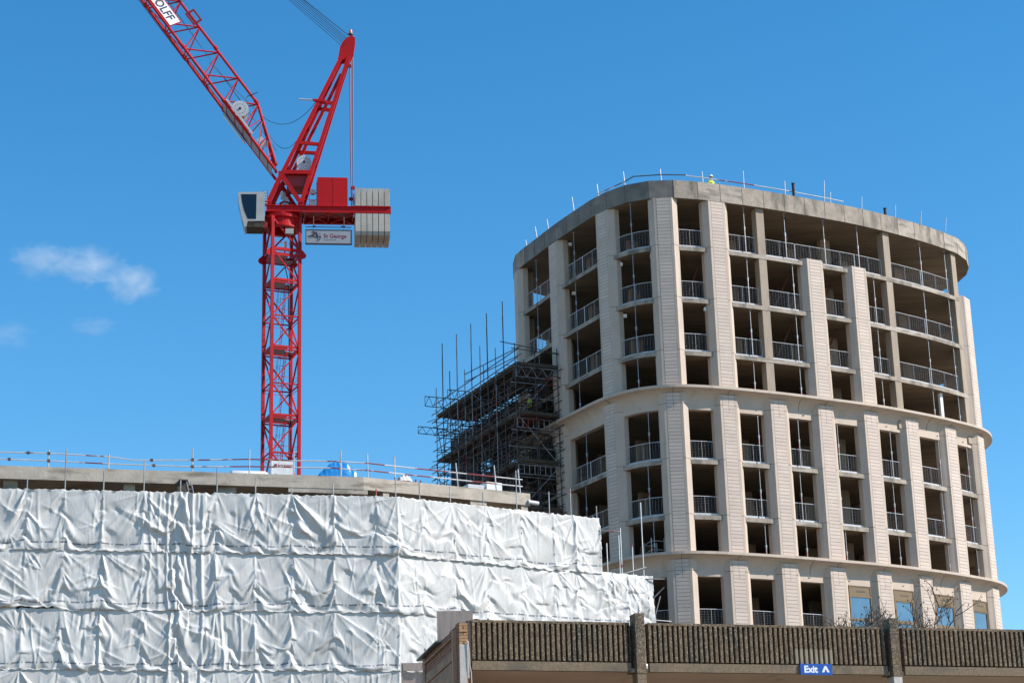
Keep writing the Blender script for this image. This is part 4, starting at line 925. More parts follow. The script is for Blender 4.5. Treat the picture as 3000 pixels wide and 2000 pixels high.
b.build('sheets', M['grey'], o); b = MB(); b.box((-.5, .1, 0), (.4, .2, .098)); b.box((-.5, .8, 0), (.4, .9, .098)); b.build('bearers', M['board'], o)

# ================================================================== WRAPPED SCAFFOLD (white sheeting)
KL = V((-22.02, 84.34, 0)); KK = V((-5.28, 88.06, 0)); KR = V((2.66, 92.9, 0))
tL = (KK-KL).normalized(); tR = (KR-KK).normalized(); LL = (KK-KL).length; nLs = V((tL.y, -tL.x, 0)); nRs = V((tR.y, -tR.x, 0))  # towards the camera
def sh(s, d, z):
    """position on the sheeting plane: s metres along, d metres towards the camera"""
    f = min(1, max(0, (s-LL+.15)/.3)); n = (nLs*(1-f)+nRs*f).normalized()
    p = KL+tL*s if s < LL else KK+tR*(s-LL)
    p = p+n*d; return V((p.x, p.y, z))
wsc = thing('wrapped_scaffold', 'scaffold along the low building wrapped in creased white plastic sheeting', 'scaffold', (0, 0, 0))
STD = [(-3.6, 22.3), (-2.0, 21.4), (-.4, 22.2), (1.11, 21.36), (2.7, 22.69), (4.33, 21.77), (6.05, 22.27), (7.62, 21.43), (9.2, 22.08), (10.88, 21.65), (12.47, 21.26), (14.31, 21.49), (16.23, 21.24), (LL, 21.8)]
STD += [(LL+q, z) for q, z in ((1.26, 21.68), (2.84, 21.66), (4.56, 21.54), (6.35, 22.75), (8.12, 21.92), (9.31, 22.19), (10.75, 21.49), (11.25, 19.75), (11.95, 20.2), (12.06, 20.55), (12.7, 19.85), (13.3, 21.9))]
for s, z in STD:
    b = MB(); b.tube(sh(s, -.28, GZ), sh(s, -.28, z), .032, 6); b.build('standard', M['tubel'] if s < LL+11 else M['rail'], wsc)
for zz in (20.78, 18.3, 15.62, 13.2, 10.8):
    e = LL+10.7 if zz > 19 else LL+13.5
    b = MB(); b.tube(sh(-4, -.34, zz), sh(LL, -.34, zz), .032, 6); b.tube(sh(LL, -.34, zz), sh(e, -.34, zz), .032, 6); b.build('ledger', M['rail'], wsc)
b = MB()
b.tube(sh(11.95+LL, -.2, 18.3), sh(LL+13.4, -.2, 18.75), .03, 6); b.tube(sh(LL+10.6, -.05, 20.25), sh(LL+11.65, .3, 20.22), .03, 6); b.tube(sh(LL+13.2, -.05, 18.15), sh(LL+14.1, .3, 18.15), .03, 6)
b.tube(sh(LL+13.5, -.05, 17.15), sh(LL+14.0, .35, 17.75), .03, 6)
b.tube(sh(LL+14.05, -1.2, 15.5), sh(LL+14.7, -1.0, 17.6), .032, 6); b.tube(sh(LL+14.15, -1.0, 17.5), sh(LL+14.75, -1.2, 15.4), .032, 6); b.tube(sh(LL+13.7, -.9, 16.4), sh(LL+15.2, -.9, 16.4), .025, 6)
b.build('loose_tube', M['tubel'], wsc)
def relax(n_u, n_v, h, excess_u, excess_v, pins, iters, seed, grav=.0009, blow=.0):
    """position-based cloth: returns (n_v, n_u, 3) array of (s, d, -v)"""
    rs = np.random.default_rng(seed)
    X = np.zeros((n_v, n_u, 3)); X[..., 0] = np.arange(n_u)[None, :]*h; X[..., 2] = -np.arange(n_v)[:, None]*h
    # smooth random start shape
    def sm(a, k):
        for _ in range(k): a = (a+np.roll(a, 1, 0)+np.roll(a, -1, 0)+np.roll(a, 1, 1)+np.roll(a, -1, 1))/5
        return a
    X[..., 1] = sm(rs.normal(size=(n_v, n_u)), 5)*.08+sm(rs.normal(size=(n_v, n_u)), 70)*.8
    W = np.ones((n_v, n_u)); tgt = {}
    for (j, i, ds, dd, dz) in pins:
        if 0 <= i < n_u and 0 <= j < n_v:
            W[j, i] = 0; X[j, i] = (i*h+ds, dd, -j*h+dz)
    ru = h*excess_u[None, :-1]*np.ones((n_v, 1)); rv = h*excess_v*np.ones((n_v-1, n_u))
    rdg = np.sqrt(ru[:-1]**2+rv[:, :-1]**2)
    def con(A, B, wa, wb, rest, k):
        d = B-A; L = np.sqrt((d*d).sum(-1))+1e-9; ws = wa+wb; ws = np.where(ws == 0, 1, ws)
        c = (k*(L-rest)/L/ws)[..., None]*d
        A += c*wa[..., None]; B -= c*wb[..., None]
    def bend(A, B, wa, wb, mn):
        d = B-A; L = np.sqrt((d*d).sum(-1))+1e-9; ws = wa+wb; ws = np.where(ws == 0, 1, ws)
        c = (np.where(L < mn, .12*(L-mn), 0)/L/ws)[..., None]*d
        A += c*wa[..., None]; B -= c*wb[..., None]
    Vl = np.zeros_like(X)
    for it in range(iters):
        P0 = X.copy()
        X += Vl*.92*W[..., None]
        X[..., 2] -= grav*W; X[..., 1] += blow*W
        for _ in range(3):
            for o_ in (0, 1):
                con(X[:, o_:n_u-1:2], X[:, o_+1::2], W[:, o_:n_u-1:2], W[:, o_+1::2], ru[:, o_::2], 1.0)
            for o_ in (0, 1):
                con(X[o_:n_v-1:2], X[o_+1::2], W[o_:n_v-1:2], W[o_+1::2], rv[o_::2], 1.0)
            for o_ in (0, 1):
                con(X[o_:n_v-1:2, :-1], X[o_+1::2, 1:], W[o_:n_v-1:2, :-1], W[o_+1::2, 1:], rdg[o_::2], .45)
                con(X[o_:n_v-1:2, 1:], X[o_+1::2, :-1], W[o_:n_v-1:2, 1:], W[o_+1::2, :-1], rdg[o_::2], .45)
            for o_ in (0, 1, 2, 3):
                q = 4
                if n_u > q: bend(X[:, o_:n_u-q:q], X[:, o_+q::q], W[:, o_:n_u-q:q], W[:, o_+q::q], h*q*.80)
                if n_v > q: bend(X[o_:n_v-q:q], X[o_+q::q], W[o_:n_v-q:q], W[o_+q::q], h*q*.86)
        X[..., 1] = np.clip(X[..., 1], -.22, .5)
        Vl = (X-P0)
    for _ in range(1):
        Y = X.copy(); Y[1:-1, 1:-1] = X[1:-1, 1:-1]*.5+.125*(X[:-2, 1:-1]+X[2:, 1:-1]+X[1:-1, :-2]+X[1:-1, 2:]); X = Y
    return X
def sheet(z_top, z_bot, s0, s1, seed, label, extra, tie_rows, back=0.0, slit=None):
    h = .055; n_u = int((s1-s0)/h)+1; n_v = int((z_top-z_bot)/h)+1; rs = np.random.default_rng(seed)
    eu = 1.0015+.007*np.abs(np.sin(np.arange(n_u)*h*.7+seed)); sv = s0+np.arange(n_u)*h
    for (a, b_, e) in extra: eu = np.where((sv > a) & (sv < b_), e, eu)
    pins = []
    sts = [s for s, _ in STD if s0-.01 <= s <= s1+.01]
    i0 = 0
    while i0 < n_u:                                  # hems
        pins.append((0, i0, rs.uniform(-.01, .01), rs.uniform(0, .02)-back, -rs.uniform(0, .025))); i0 += int(rs.choice((5, 6, 8)))
    i0 = 3
    while i0 < n_u:
        pins.append((n_v-1, i0, rs.uniform(-.02, .02), rs.uniform(.0, .025), rs.uniform(-.012, .012)+(.13 if slit and slit[0] < i0*h+s0 < slit[1] else 0))); i0 += int(rs.choice((7, 9, 11)))
    for e in (0, n_u-1):
        for j in list(range(0, n_v-2, 7))+[n_v-1]: pins.append((j, e, 0, 0, 0))
    for s in sts:
        i = int(round((s-s0)/h)); lean = rs.uniform(-.04, .04)
        for j in (0,)+tie_rows+(1,):
            if j in (0, 1) or rs.random() < .72: pins.append((int(j*(n_v-1)), i+int(rs.integers(-1, 2)), lean+rs.uniform(-.05, .05), rs.uniform(-.02, .05)-(back if j == 0 else 0), rs.uniform(-.05, .05) if 0 < j < 1 else (.12 if slit and j == 1 and slit[0] < s < slit[1] else .0)))
    for j in (.35, .68):                             # eyelet rows tied back to hidden ledgers here and there
        i = int(rs.integers(4, 12))
        while i < n_u-4:
            if rs.random() < .45: pins.append((int(j*(n_v-1)), i, rs.uniform(-.035, .035), rs.uniform(-.10, .03), rs.uniform(-.045, .045)))
            i += int(rs.integers(8, 20))
    X = relax(n_u, n_v, h, eu, 1.0035, pins, 70, seed)
    # finer grid, then crisp creases: fans below the ties, pleats and long diagonal tension lines
    def up2(A):
        B = np.zeros((A.shape[0]*2-1, A.shape[1]*2-1, 3)); B[::2, ::2] = A; B[1::2, ::2] = (A[1:]+A[:-1])/2; B[:, 1::2] = (B[:, :-1:2]+B[:, 2::2])/2; return B
    def blur(A):
        B = A.copy(); B[1:-1, 1:-1] = A[1:-1, 1:-1]*.4+.15*(A[:-2, 1:-1]+A[2:, 1:-1]+A[1:-1, :-2]+A[1:-1, 2:]); return B
    X = blur(up2(X)); h = h/2; n_v, n_u = X.shape[:2]
    ss = s0+np.arange(n_u)[None, :]*h+0*X[..., 0]; zz = np.arange(n_v)[:, None]*h+0*X[..., 0]; H = n_v*h
    D = np.zeros_like(ss); fr_ = np.random.default_rng(seed+100)
    def fan(sc_, zc, sgn, n, amp, reach):
        i0, i1 = int(max(0, (sc_-s0-2.2)/h)), int(min(n_u, (sc_-s0+2.2)/h))
        a_ = ss[:, i0:i1]-sc_; b_ = sgn*(zz[:, i0:i1]-zc); r_ = np.sqrt(a_*a_+b_*b_)+1e-6; th = np.arctan2(a_, b_)
        for q in range(n):
            t0 = fr_.uniform(-1.35, 1.0); w_ = fr_.uniform(.05, .13); A = amp*fr_.uniform(.4, 1.2)*(1 if fr_.random() < .75 else -.7); rr = reach*fr_.uniform(.6, 1.3)
            D[:, i0:i1] += A*np.exp(-((th-t0)/w_)**2)*(r_/rr)*np.exp(1-r_/rr)*np.where(b_ > -.02, 1, 0)
    def crease(sc_, zc, ang, L, A, w_):
        a_ = (ss-sc_)*math.cos(ang)+(zz-zc)*math.sin(ang); b_ = -(ss-sc_)*math.sin(ang)+(zz-zc)*math.cos(ang)
        D.__iadd__(A*np.where(b_ > 0, np.exp(-b_/w_), np.exp(b_/(.25*w_)))*np.exp(-(a_/L)**4))
    for st_ in sts:
        k_ = float(np.clip(fr_.lognormal(-.25, .6), .15, 2.0)); fan(st_, fr_.uniform(-.02, .1), 1, int(fr_.integers(3, 10)), .045*k_, .75*fr_.uniform(.7, 1.5))
        if fr_.random() < .8: fan(st_+fr_.uniform(-.1, .1), H*fr_.uniform(.3, .6), 1, int(fr_.integers(3, 7)), .04, .55)
        if fr_.random() < .5: fan(st_+fr_.uniform(-.1, .1), H*fr_.uniform(.5, .75), -1, int(fr_.integers(2, 5)), .035, .5)
        if fr_.random() < .6: fan(st_+fr_.uniform(.4, 1.4), H*fr_.choice((.35, .68)), fr_.choice((-1, 1)), int(fr_.integers(3, 6)), .035, .45)
        if fr_.random() < .6: D += .035*fr_.uniform(.2, 1.2)*np.exp(-((ss-st_-.03*np.sin(zz*3+st_))/.05)**2)*np.exp(-((zz-fr_.uniform(.2, H-.2))/fr_.uniform(.6, 1.8))**2)            # ridge over the pole
    for q in range(int((s1-s0)*1.1)):
        crease(fr_.uniform(s0, s1), fr_.uniform(.1, H-.1), fr_.choice((fr_.uniform(.35, .75), fr_.uniform(-1.1, -.5), fr_.uniform(-.1, .15))), fr_.uniform(.25, .8), fr_.uniform(.02, .06), fr_.uniform(.10, .3))
    for q in range(int((s1-s0)*.35)):                                                                 # long folds across several bays
        crease(fr_.uniform(s0, s1), fr_.uniform(.3, H-.3), fr_.choice((fr_.uniform(.35, .6), fr_.uniform(-1.0, -.6))), fr_.uniform(.9, 1.7), fr_.uniform(.05, .10), fr_.uniform(.25, .5))
    for q in range(int((s1-s0)*2.2)):                                                                 # pleats
        c0 = fr_.uniform(s0, s1); w_ = fr_.uniform(.025, .07); sl = fr_.normal()*.12; zc = fr_.uniform(0, H); L = fr_.uniform(.5, 1.6)
        D += fr_.uniform(-.02, .035)*np.exp(-((ss-c0-sl*(zz-zc)-.03*np.sin(zz*2.3+c0*5))/w_)**2)*np.exp(-((zz-zc)/L)**2)
    for c0 in (6.35, 6.75, 7.1, 7.35, 7.8, 8.15, 8.55) if seed != 13 else (7.3, 7.7, 8.0, 8.6, 9.5, 10.3):   # full-height gathered pleats where two sheets lap
        D += fr_.uniform(.03, .075)*np.exp(-((ss-c0-fr_.normal()*.05*(zz-1)-.03*np.sin(zz*2+c0*9))/fr_.uniform(.04, .08))**2)
    D *= .88
    D *= np.minimum(1, zz/.12)*np.minimum(1, (H-zz)/.10+.15)
    D *= np.where(ss > LL, .62, 1.0); X[..., 1] += D; X = blur(X)
    # map on to the bent line of the scaffold
    s = X[..., 0]+s0; d = X[..., 1]; z = z_top+X[..., 2]
    # hem follows small dips between standards
    f = np.clip((s-LL+.15)/.3, 0, 1)
    nx = nLs.x*(1-f)+nRs.x*f; ny = nLs.y*(1-f)+nRs.y*f; nl = np.sqrt(nx*nx+ny*ny)
    left = s < LL
    px = np.where(left, KL.x+tL.x*s, KK.x+tR.x*(s-LL)); py = np.where(left, KL.y+tL.y*s, KK.y+tR.y*(s-LL))
    P = np.stack([px+nx/nl*d, py+ny/nl*d, z], -1).reshape(-1, 3)
    me = bpy.data.meshes.new('sheet'); nV = n_u*n_v; me.vertices.add(nV); me.vertices.foreach_set('co', P.ravel())
    jj, ii = np.meshgrid(np.arange(n_v-1), np.arange(n_u-1), indexing='ij'); k = (jj*n_u+ii).ravel()
    q = np.stack([k, k+n_u, k+n_u+1, k+1], -1); nF = len(q)
    me.loops.add(nF*4); me.polygons.add(nF); me.loops.foreach_set('vertex_index', q.ravel()); me.polygons.foreach_set('loop_start', np.arange(nF)*4)
    me.update(calc_edges=True)
    uvl = me.uv_layers.new(name='UVMap'); lv = q.ravel(); uvs = np.stack([s0+10+(lv % n_u)*h, (lv//n_u)*h], -1); uvl.data.foreach_set('uv', uvs.ravel())
    me.polygons.foreach_set('use_smooth', np.ones(nF, dtype=bool)); me.materials.append(M['sheet']); me.validate(); me.update()
    o = bpy.data.objects.new('sheet', me); COL.objects.link(o); o.parent = wsc; o['label'] = label
    md = o.modifiers.new('thickness', 'SOLIDIFY'); md.thickness = .004
    # rolled hem tube along the bottom edge
    b = MB(); row_ = P.reshape(n_v, n_u, 3)[-1]; b.path([V(row_[i]) for i in range(0, n_u, 4)], .012, 5); b.build('hem', M['sheet'], o)
    G = P.reshape(n_v, n_u, 3); b = MB()                  # ties and toggles along the poles
    for st_ in sts:
        i = min(n_u-1, int(round((st_-s0)/h)))
        for j in range(8, n_v-4):
            if rs.random() < .018:
                c = V(G[j, i])+V((nLs.x, nLs.y, 0))*.012; a_ = rs.uniform(-1, 1); b.bar(c, c+V((a_*.05, 0, -.05-.05*rs.random())), .022, .012)
    b.build('ties', M['lead'], o)
ROWS = (.17, .34, .5, .66, .83)
sheet(20.86, 18.22, -4.0, LL+10.80, 11, 'topmost band of white sheeting', [(6.9, 8.4, 1.18), (1.5-2.6, -.3, 1.2), (12.8, 13.2, 1.10)], ROWS)
sheet(18.32, 15.68, -4.0, LL+13.62, 12, 'second band of white sheeting from the top', [(7.3, 8.7, 1.2), (13.0, 14.5, 1.05)], ROWS, .05, (-4, 2.6))
sheet(15.74, 13.12, -4.0, LL+13.62, 13, 'third band of white sheeting from the top', [(3.2, 4.6, 1.14), (7.4, 8.6, 1.22), (9, 13, 1.05)], (.25, .5, .75), .05)
sheet(13.22, 10.6, -4.0, LL+13.62, 14, 'lowest band of white sheeting in view', [(7.4, 8.8, 1.2)], (.3, .6), .05)

# ================================================================== DARK TUBE SCAFFOLD between the buildings
so_ = V((.15, 115.1, 0)); sdl = V((-.42, .91, 0)).normalized(); sdw = V((.91, .42, 0)).normalized()
st = thing('tube_scaffold', 'dense dark tube scaffold with timber decks between the low block and the tower', 'scaffold', so_+ZA*GZ)
def sc(t_, w_, z_): p = sdl*t_+sdw*w_; return V((p.x, p.y, z_-GZ))
TT = [0, 1.59, 2.8, 4.0, 5.15, 6.45, 7.6, 8.8, 10.0, 11.15, 12.3]; WW = [0, 1.3, 2.75]
LV = [26.2, 27.3, 28.2, 29.05, 30.0, 31.0, 31.95, 33.0, 33.9, 34.9]
tall = {1.59: 39.5, 4.0: 39.5, 6.45: 39.6, 8.8: 39.6, 11.15: 39.7}
for t_ in TT:
    for w_ in WW:
        zt = 35.9+random.uniform(-.2, .3)
        if w_ == 0: zt = tall.get(t_, {0: 36.4, 2.8: 36.9, 5.15: 37.7, 7.6: 36.9, 10.0: 37.5}.get(t_, 37.0))
        elif w_ == 2.75 and t_ == 0: zt = 36.3
        elif w_ == 2.75: zt = 35.3
        elif t_ in (2.8, 7.6): zt = 37.3
        b = MB(); x_ = random.uniform(-.03, .03); b.tube(sc(t_+x_, w_, 20), sc(t_+x_, w_, zt), .032, 6)
        if zt > 38: b.tube(sc(t_+x_+.03, w_, 34.2), sc(t_+x_+.03, w_, zt-.9), .032, 6)
        b.build('standard', M['tubel'] if random.random() < .6 else M['tube'], st)
LV2 = sorted(LV+[(a_+b_)/2 for a_, b_ in zip(LV, LV[1:])])
for z_ in LV2+[35.45, 35.95]:
    for w_ in WW:
        if w_ > 1 and z_ > 35: continue
        b = MB(); e0 = -random.uniform(.15, .6); e1 = 12.3+random.uniform(.2, 1.2); b.tube(sc(e0, w_+.06, z_), sc(e1, w_+.06, z_+random.uniform(-.06, .06)), .030, 6); b.build('ledger', M['tube'], st)
for z_ in LV:
    for t_ in TT[:9]:
        b = MB(); b.tube(sc(t_+.06, -random.uniform(.15, .55), z_+.07), sc(t_+.06, 2.75+random.uniform(.1, .4), z_+.07+random.uniform(-.03, .03)), .028, 6); b.build('transom', M['tube'] if t_ else M['tubel'], st)
k = 0
for i, (a, b_) in enumerate(zip(TT, TT[1:])):
    for z0, z1 in ((26.2, 29.05), (29.05, 31.95), (31.95, 34.9)):
        for w_ in (0, 2.75):
            b = MB(); p, q = (a, b_) if (i+k) % 2 else (b_, a); b.tube(sc(p, w_-.06, z0), sc(q, w_-.06, z1), .028, 6); b.build('brace', M['tube'], st); k += 1
for z0, z1, x in ((29.1, 31.9, 0), (31.95, 34.85, 1), (26.3, 29.0, 1)):
    b = MB(); b.tube(sc(-.07, .1, z0 if x else z1), sc(-.07, 2.65, z1 if x else z0), .028, 6); b.build('brace', M['tubel'], st)
for z_, t1 in ((35.0, 12.2), (32.02, 12.2), (29.12, 12.2), (26.3, 12.2)):
    b = MB()
    for q in range(12): b.box_ = None; b.frame(V((0, 0, 0)), sdl, sdw, ZA, (-.12+random.uniform(-.05, .05), .02+q*.228, z_-GZ), (t1, .02+q*.228+.222, z_-GZ+.04))
    b.frame(V((0, 0, 0)), sdl, sdw, ZA, (-.1, .0, z_-GZ+.041), (t1, .03, z_-GZ+.2)); b.frame(V((0, 0, 0)), sdl, sdw, ZA, (-.16, .03, z_-GZ+.041), (-.12, 2.7, z_-GZ+.2))
    b.build('deck', M['board'], st)
def truss(p, q, hgt, n, name='truss_beam', m='tube'):
    b = MB(); hz = ZA*hgt; b.tube(p, q, .028, 6); b.tube(p+hz, q+hz, .028, 6)
    for i in range(n):
        a = p.lerp(q, i/n); c = p.lerp(q, (i+.5)/n)+hz; e = p.lerp(q, (i+1)/n); b.tube(a, c, .018, 5); b.tube(c, e, .018, 5)
    b.tube(p, p+hz, .02, 5); b.tube(q, q+hz, .02, 5); b.build(name, M[m], st)
truss(sc(-.1, .0, 34.3), sc(-.1, 2.75, 34.3), .62, 4, m='tubel')
truss(sc(.15, 2.0, 34.2), sc(.15, .0, 34.2), .62, 4)
truss(sc(11.4, 1.6, 35.45), sc(11.4, -1.15, 35.45), .65, 5); truss(sc(11.9, 1.4, 33.75), sc(11.9, -1.45, 33.75), .45, 5); truss(sc(9.2, 1.4, 35.4), sc(9.2, -.5, 35.4), .6, 4)
for zz in (31.2, 28.4): # ladder beams
    p, q = sc(-.1, .0, zz), sc(-.1, 2.75, zz); b = MB(); b.tube(p, q, .028, 6); b.tube(p+ZA*.55, q+ZA*.55, .028, 6)
    for i in range(9): b.tube(p.lerp(q, i/8), p.lerp(q, i/8)+ZA*.55, .02, 5)
    b.build('ladder_beam', M['tubel'], st)
for zz, w_ in ((36.05, -.05), (35.55, -.05), (33.5, 0), (30.6, 0)):
    b = MB(); b.tube(sc(-1.0, w_, zz-.15), sc(7.5, w_, zz+.5), .028, 6); b.build('raking_ledger', M['tube'], st)
b = MB(); b.tube(sc(-.1, -1.0, 36.35), sc(-.1, 3.1, 35.95), .028, 6); b.tube(sc(-.15, -.3, 36.0), sc(-.15, 2.9, 35.9), .028, 6); b.build('end_rail', M['tube'], st)
fill = MB()
for q in range(260):
    b = MB() if q < 85 else fill; t_ = random.uniform(-.3, 12.3); w_ = random.uniform(-.1, 2.8); z_ = random.uniform(25, 35.0)
    if random.random() < .5: b.tube(sc(t_, w_, z_), sc(t_+random.uniform(1, 3), w_+random.uniform(-.4, .4), z_+random.uniform(-1.6, 1.6)), .026, 5)
    else: b.tube(sc(t_, -.4, z_), sc(t_, 3.0, z_+random.uniform(-.8, .8)), .026, 5)
    if q < 85: b.build('stray_tube', M['tube'], st)
tag(fill.build('tube_clutter', M['tube'], st), kind='stuff')
b = MB(); b.frame(V((0, 0, 0)), sdl, sdw, ZA, (.25, 1.55, 34.9-GZ+.13), (1.0, 2.5, 34.9-GZ+.45)); bo = b.build('board_stack', M['board']); bo.location = st.location; tag(bo, 'stack of timber boards lying on the top scaffold deck', 'boards')
# added backing panels behind the scaffold, blocking the sky except at a few gaps
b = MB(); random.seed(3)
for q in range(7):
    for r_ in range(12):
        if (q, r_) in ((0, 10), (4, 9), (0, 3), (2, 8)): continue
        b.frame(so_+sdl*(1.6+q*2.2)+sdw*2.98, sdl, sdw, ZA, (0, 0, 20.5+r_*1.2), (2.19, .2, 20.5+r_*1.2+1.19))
M['dark'] = mat('shade_black_backing', (0.035, 0.033, 0.032), (0.022, 0.021, 0.02), 2, 0.9)  # near-black colour stands in for the deep shade between the tubes
bo = b.build('scaffold_backing', M['dark']); tag(bo, 'added near-black backing panels blocking the sky behind the tube scaffold', 'wall')
person('person', 'worker in yellow hi-vis half hidden on the middle scaffold deck', so_+sdl*1.9+sdw*1.75+ZA*32.08, rad(120), arm=.6)

# ================================================================== CAR PARK parapet in front
pA = V((-1.18, 48.92, 0)); pd = V((13.13+1.18, 52.86-48.92, 0)).normalized(); pn = V((pd.y, -pd.x, 0))   # towards the camera
cp = thing('car_park', 'weathered multi-storey car park with ribbed concrete parapet and posts', 'car park', (0, 0, 0))
def pf_(t_, d_, z_): p = pA+pd*t_+pn*d_; return V((p.x, p.y, z_))
def panel(t0, t1):
    b = MB()
    b.frame(pA, pd, pn, ZA, (t0, -.24, 7.50), (t1, -.125, 8.475), 0)
    b.frame(pA, pd, pn, ZA, (t0, -.25, 8.42), (t1, .0, 8.48), 0)
    o = b.build('parapet_panel', [M['agg']], cp)
    r_ = MB(); t = t0+.0; first = True
    while t < t1-.01:
        e = min(t+.0855, t1); j = random.uniform(-.004, .004)
        light = 8.28 < t < 9.42
        prof = [(t+.001, -.126), (t+.004+j, -.006), (t+.013, 0.0), (e-.013, 0.0), (e-.004, -.006), (e-.001, -.126)]
        if light:
            zs = 7.885+random.uniform(-.01, .01)
            r_.prism([pf_(x, y, 7.52) for x, y in prof], ZA*(zs-7.52), 1); r_.prism([pf_(x, y, zs) for x, y in prof], ZA*(8.418-zs), 0)
        else: r_.prism([pf_(x, y, 7.52) for x, y in prof], ZA*(8.418-7.52), 0)
        t += .1335
    r_.build('ribs', [M['agg'], M['aggl']], o)
    c = MB(); c.frame(pA, pd, pn, ZA, (t0, -.14, 7.27), (t1, .004, 7.485)); c.build('edge_band', M['aggb'], o)
panel(.0, 4.02); panel(4.50, 10.88); panel(11.36, 17.6); panel(18.1, 24.3)
for t0, t1, zt in ((4.14, 4.38, 8.70), (10.98, 11.22, 8.70), (17.72, 17.96, 8.70)):
    b = MB(); b.frame(pA, pd, pn, ZA, (t0, -.32, 7.22), (t1, .10, zt)); b.frame(pA, pd, pn, ZA, (t0-.115, -.34, 7.25), (t1+.13, -.28, 8.45)); po = b.build('post', M['agg'], cp)
    c = MB(); c.frame(pA, pd, pn, ZA, (t0+.004, -.3, GZ), (t1-.004, .09, 7.218)); c.build('painted_column', M['aggb'] if t0 < 5 else M['render'], po)
b = MB(); b.prism([pf_(.02, -.10, 7.278), pf_(24.3, -.10, 7.278), pf_(24.3, -7.5, 7.278), pf_(.02, -7.5, 7.278)], (0, 0, .085)); b.build('deck_soffit', M['psof'], cp)
b = MB(); b.frame(pA, pd, pn, ZA, (.1, -5.7, 6.75), (24.2, -5.4, 7.276)); b.build('cross_beam', M['psof'], cp)
b = MB(); b.frame(pA, pd, pn, ZA, (.3, -7.4, GZ), (24.2, -7.1, 7.178)); b.build('back_wall', M['conc_d'], cp)
b = MB(); b.frame(pA, pd, pn, ZA, (-.10, -.25, 7.2), (-.005, -.015, 8.46)); b.build('end_strip', M['joint'], cp)
# exit sign
es = thing('exit_sign', 'blue exit sign with white arrow fixed to the car park edge', 'sign', pf_(8.90, .03, 7.375), math.atan2(pd.y, pd.x))
b = MB(); b.box((-.43, -.015, -.137), (.43, .015, .137)); b.build('plate', M['blue'], es)
b = MB(); b.text('Exit', .235, (-.335, -.018, -.078), XA, ZA, 0, bold=.009, xs=1.0)
b.prism([(.145, -.018, -.072), (.21, -.018, -.072), (.25, -.018, .02), (.29, -.018, -.072), (.355, -.018, -.072), (.275, -.018, .085), (.225, -.018, .085)], (0, .002, 0)); b.build('lettering', M['signtxt'], es)

# ================================================================== BRICK WALL at the end of the car park, and hoardings
wA = V((-1.49, 48.80, 0)); wd_ = V((-.2105, .9776, 0)).normalized(); wn_ = V((-.9776, -.2105, 0)).normalized()   # wn_: left-facing side
bw_ = thing('brick_wall', 'old brick gable wall with timber rails at the car park end', 'wall', (0, 0, 0))
def wp(t_, d_, z_): p = wA+wd_*t_+wn_*d_; return V((p.x, p.y, z_))
def uvbox(o, sc_=1.0):
    me = o.data; uvl = me.uv_layers.new(name='UVMap')
    for p in me.polygons:
        n = p.normal
        for li in p.loop_indices:
            c = me.vertices[me.loops[li].vertex_index].co - wA
            uvl.data[li].uv = (c.dot(wd_) if abs(n.dot(wn_)) > .5 else c.dot(wn_), c.z)
b = MB(); z = 8.38
prof = [(0.0, 8.40), (.45, 8.405), (.45, 8.37), (1.3, 8.385), (1.3, 8.34), (2.1, 8.36), (2.6, 8.33), (5.2, 8.30), (5.2, GZ), (0, GZ)]
b.prism([wp(t_, 0, z_) for t_, z_ in prof], -wn_*.22); o = b.build('brickwork', M['brick'], bw_); uvbox(o)
b = MB()
for t0, t1, z0, z1, dd in ((.42, 4.75, 8.12, 8.16, .07), (.45, 4.75, 7.57, 7.62, .07)): b.frame(wA, wd_, wn_, ZA, (t0, .003, z0), (t1, dd, z1))
b.build('timber_rail', M['plyd'], bw_)
b = MB(); b.frame(wA, wd_, wn_, ZA, (.30, .003, 6.0), (.42, .10, 8.26)); b.build('timber_post', M['timber'], bw_)
b = MB(); b.frame(wA, wd_, wn_, ZA, (.45, .003, 7.63), (4.7, .03, 7.84)); b.frame(wA, wd_, wn_, ZA, (.45, .003, 6.2), (4.7, .035, 7.56)); b.build('stained_boards', M['plyd'], bw_)
b = MB(); b.prism([wp(2.35, -.1, 8.40), wp(2.35, .16, 8.345), wp(2.35, .16, 8.30), wp(2.35, -.1, 8.33)], wd_*3.1); b.build('lead_flashing', M['lead'], bw_)
b = MB(); b.frame(wA, wd_, wn_, ZA, (4.78, -.2, 6), (5.1, .05, 8.28)); b.build('end_timber', M['plyd'], bw_)
b = MB(); hb = .075; random.seed(5); z = 7.86
while z < 8.36:
    nb_ = 1 if int((z-7.86)/hb) % 2 else 2
    for q in range(nb_):
        L = .215/nb_; d0 = -.215+q*L; jt = random.uniform(-.01, .012)
        b.frame(wA, wd_, wn_, ZA, (-.055+jt, d0+.006, z+.006), (-.002, d0+L-.006, z+hb-.004), 0)
    z += hb
b.build('end_bricks', [M['brickl']], bw_)
b = MB(); b.frame(wA, wd_, wn_, ZA, (-.07, -.19, GZ), (-.003, -.005, 7.86)); b.frame(wA, wd_, wn_, ZA, (-.05, -.235, 7.05), (-.003, -.192, 7.95)); b.build('white_render', M['render'], bw_)
b = MB(); b.path([wp(-.08, -.17, 7.95), wp(-.09, -.21, 7.9), wp(-.09, -.235, 7.6), wp(-.09, -.24, 7.35), wp(-.09, -.27, 7.2), wp(-.09, -.28, 6.9)], .014, 6); b.build('cable', M['render'], bw_)
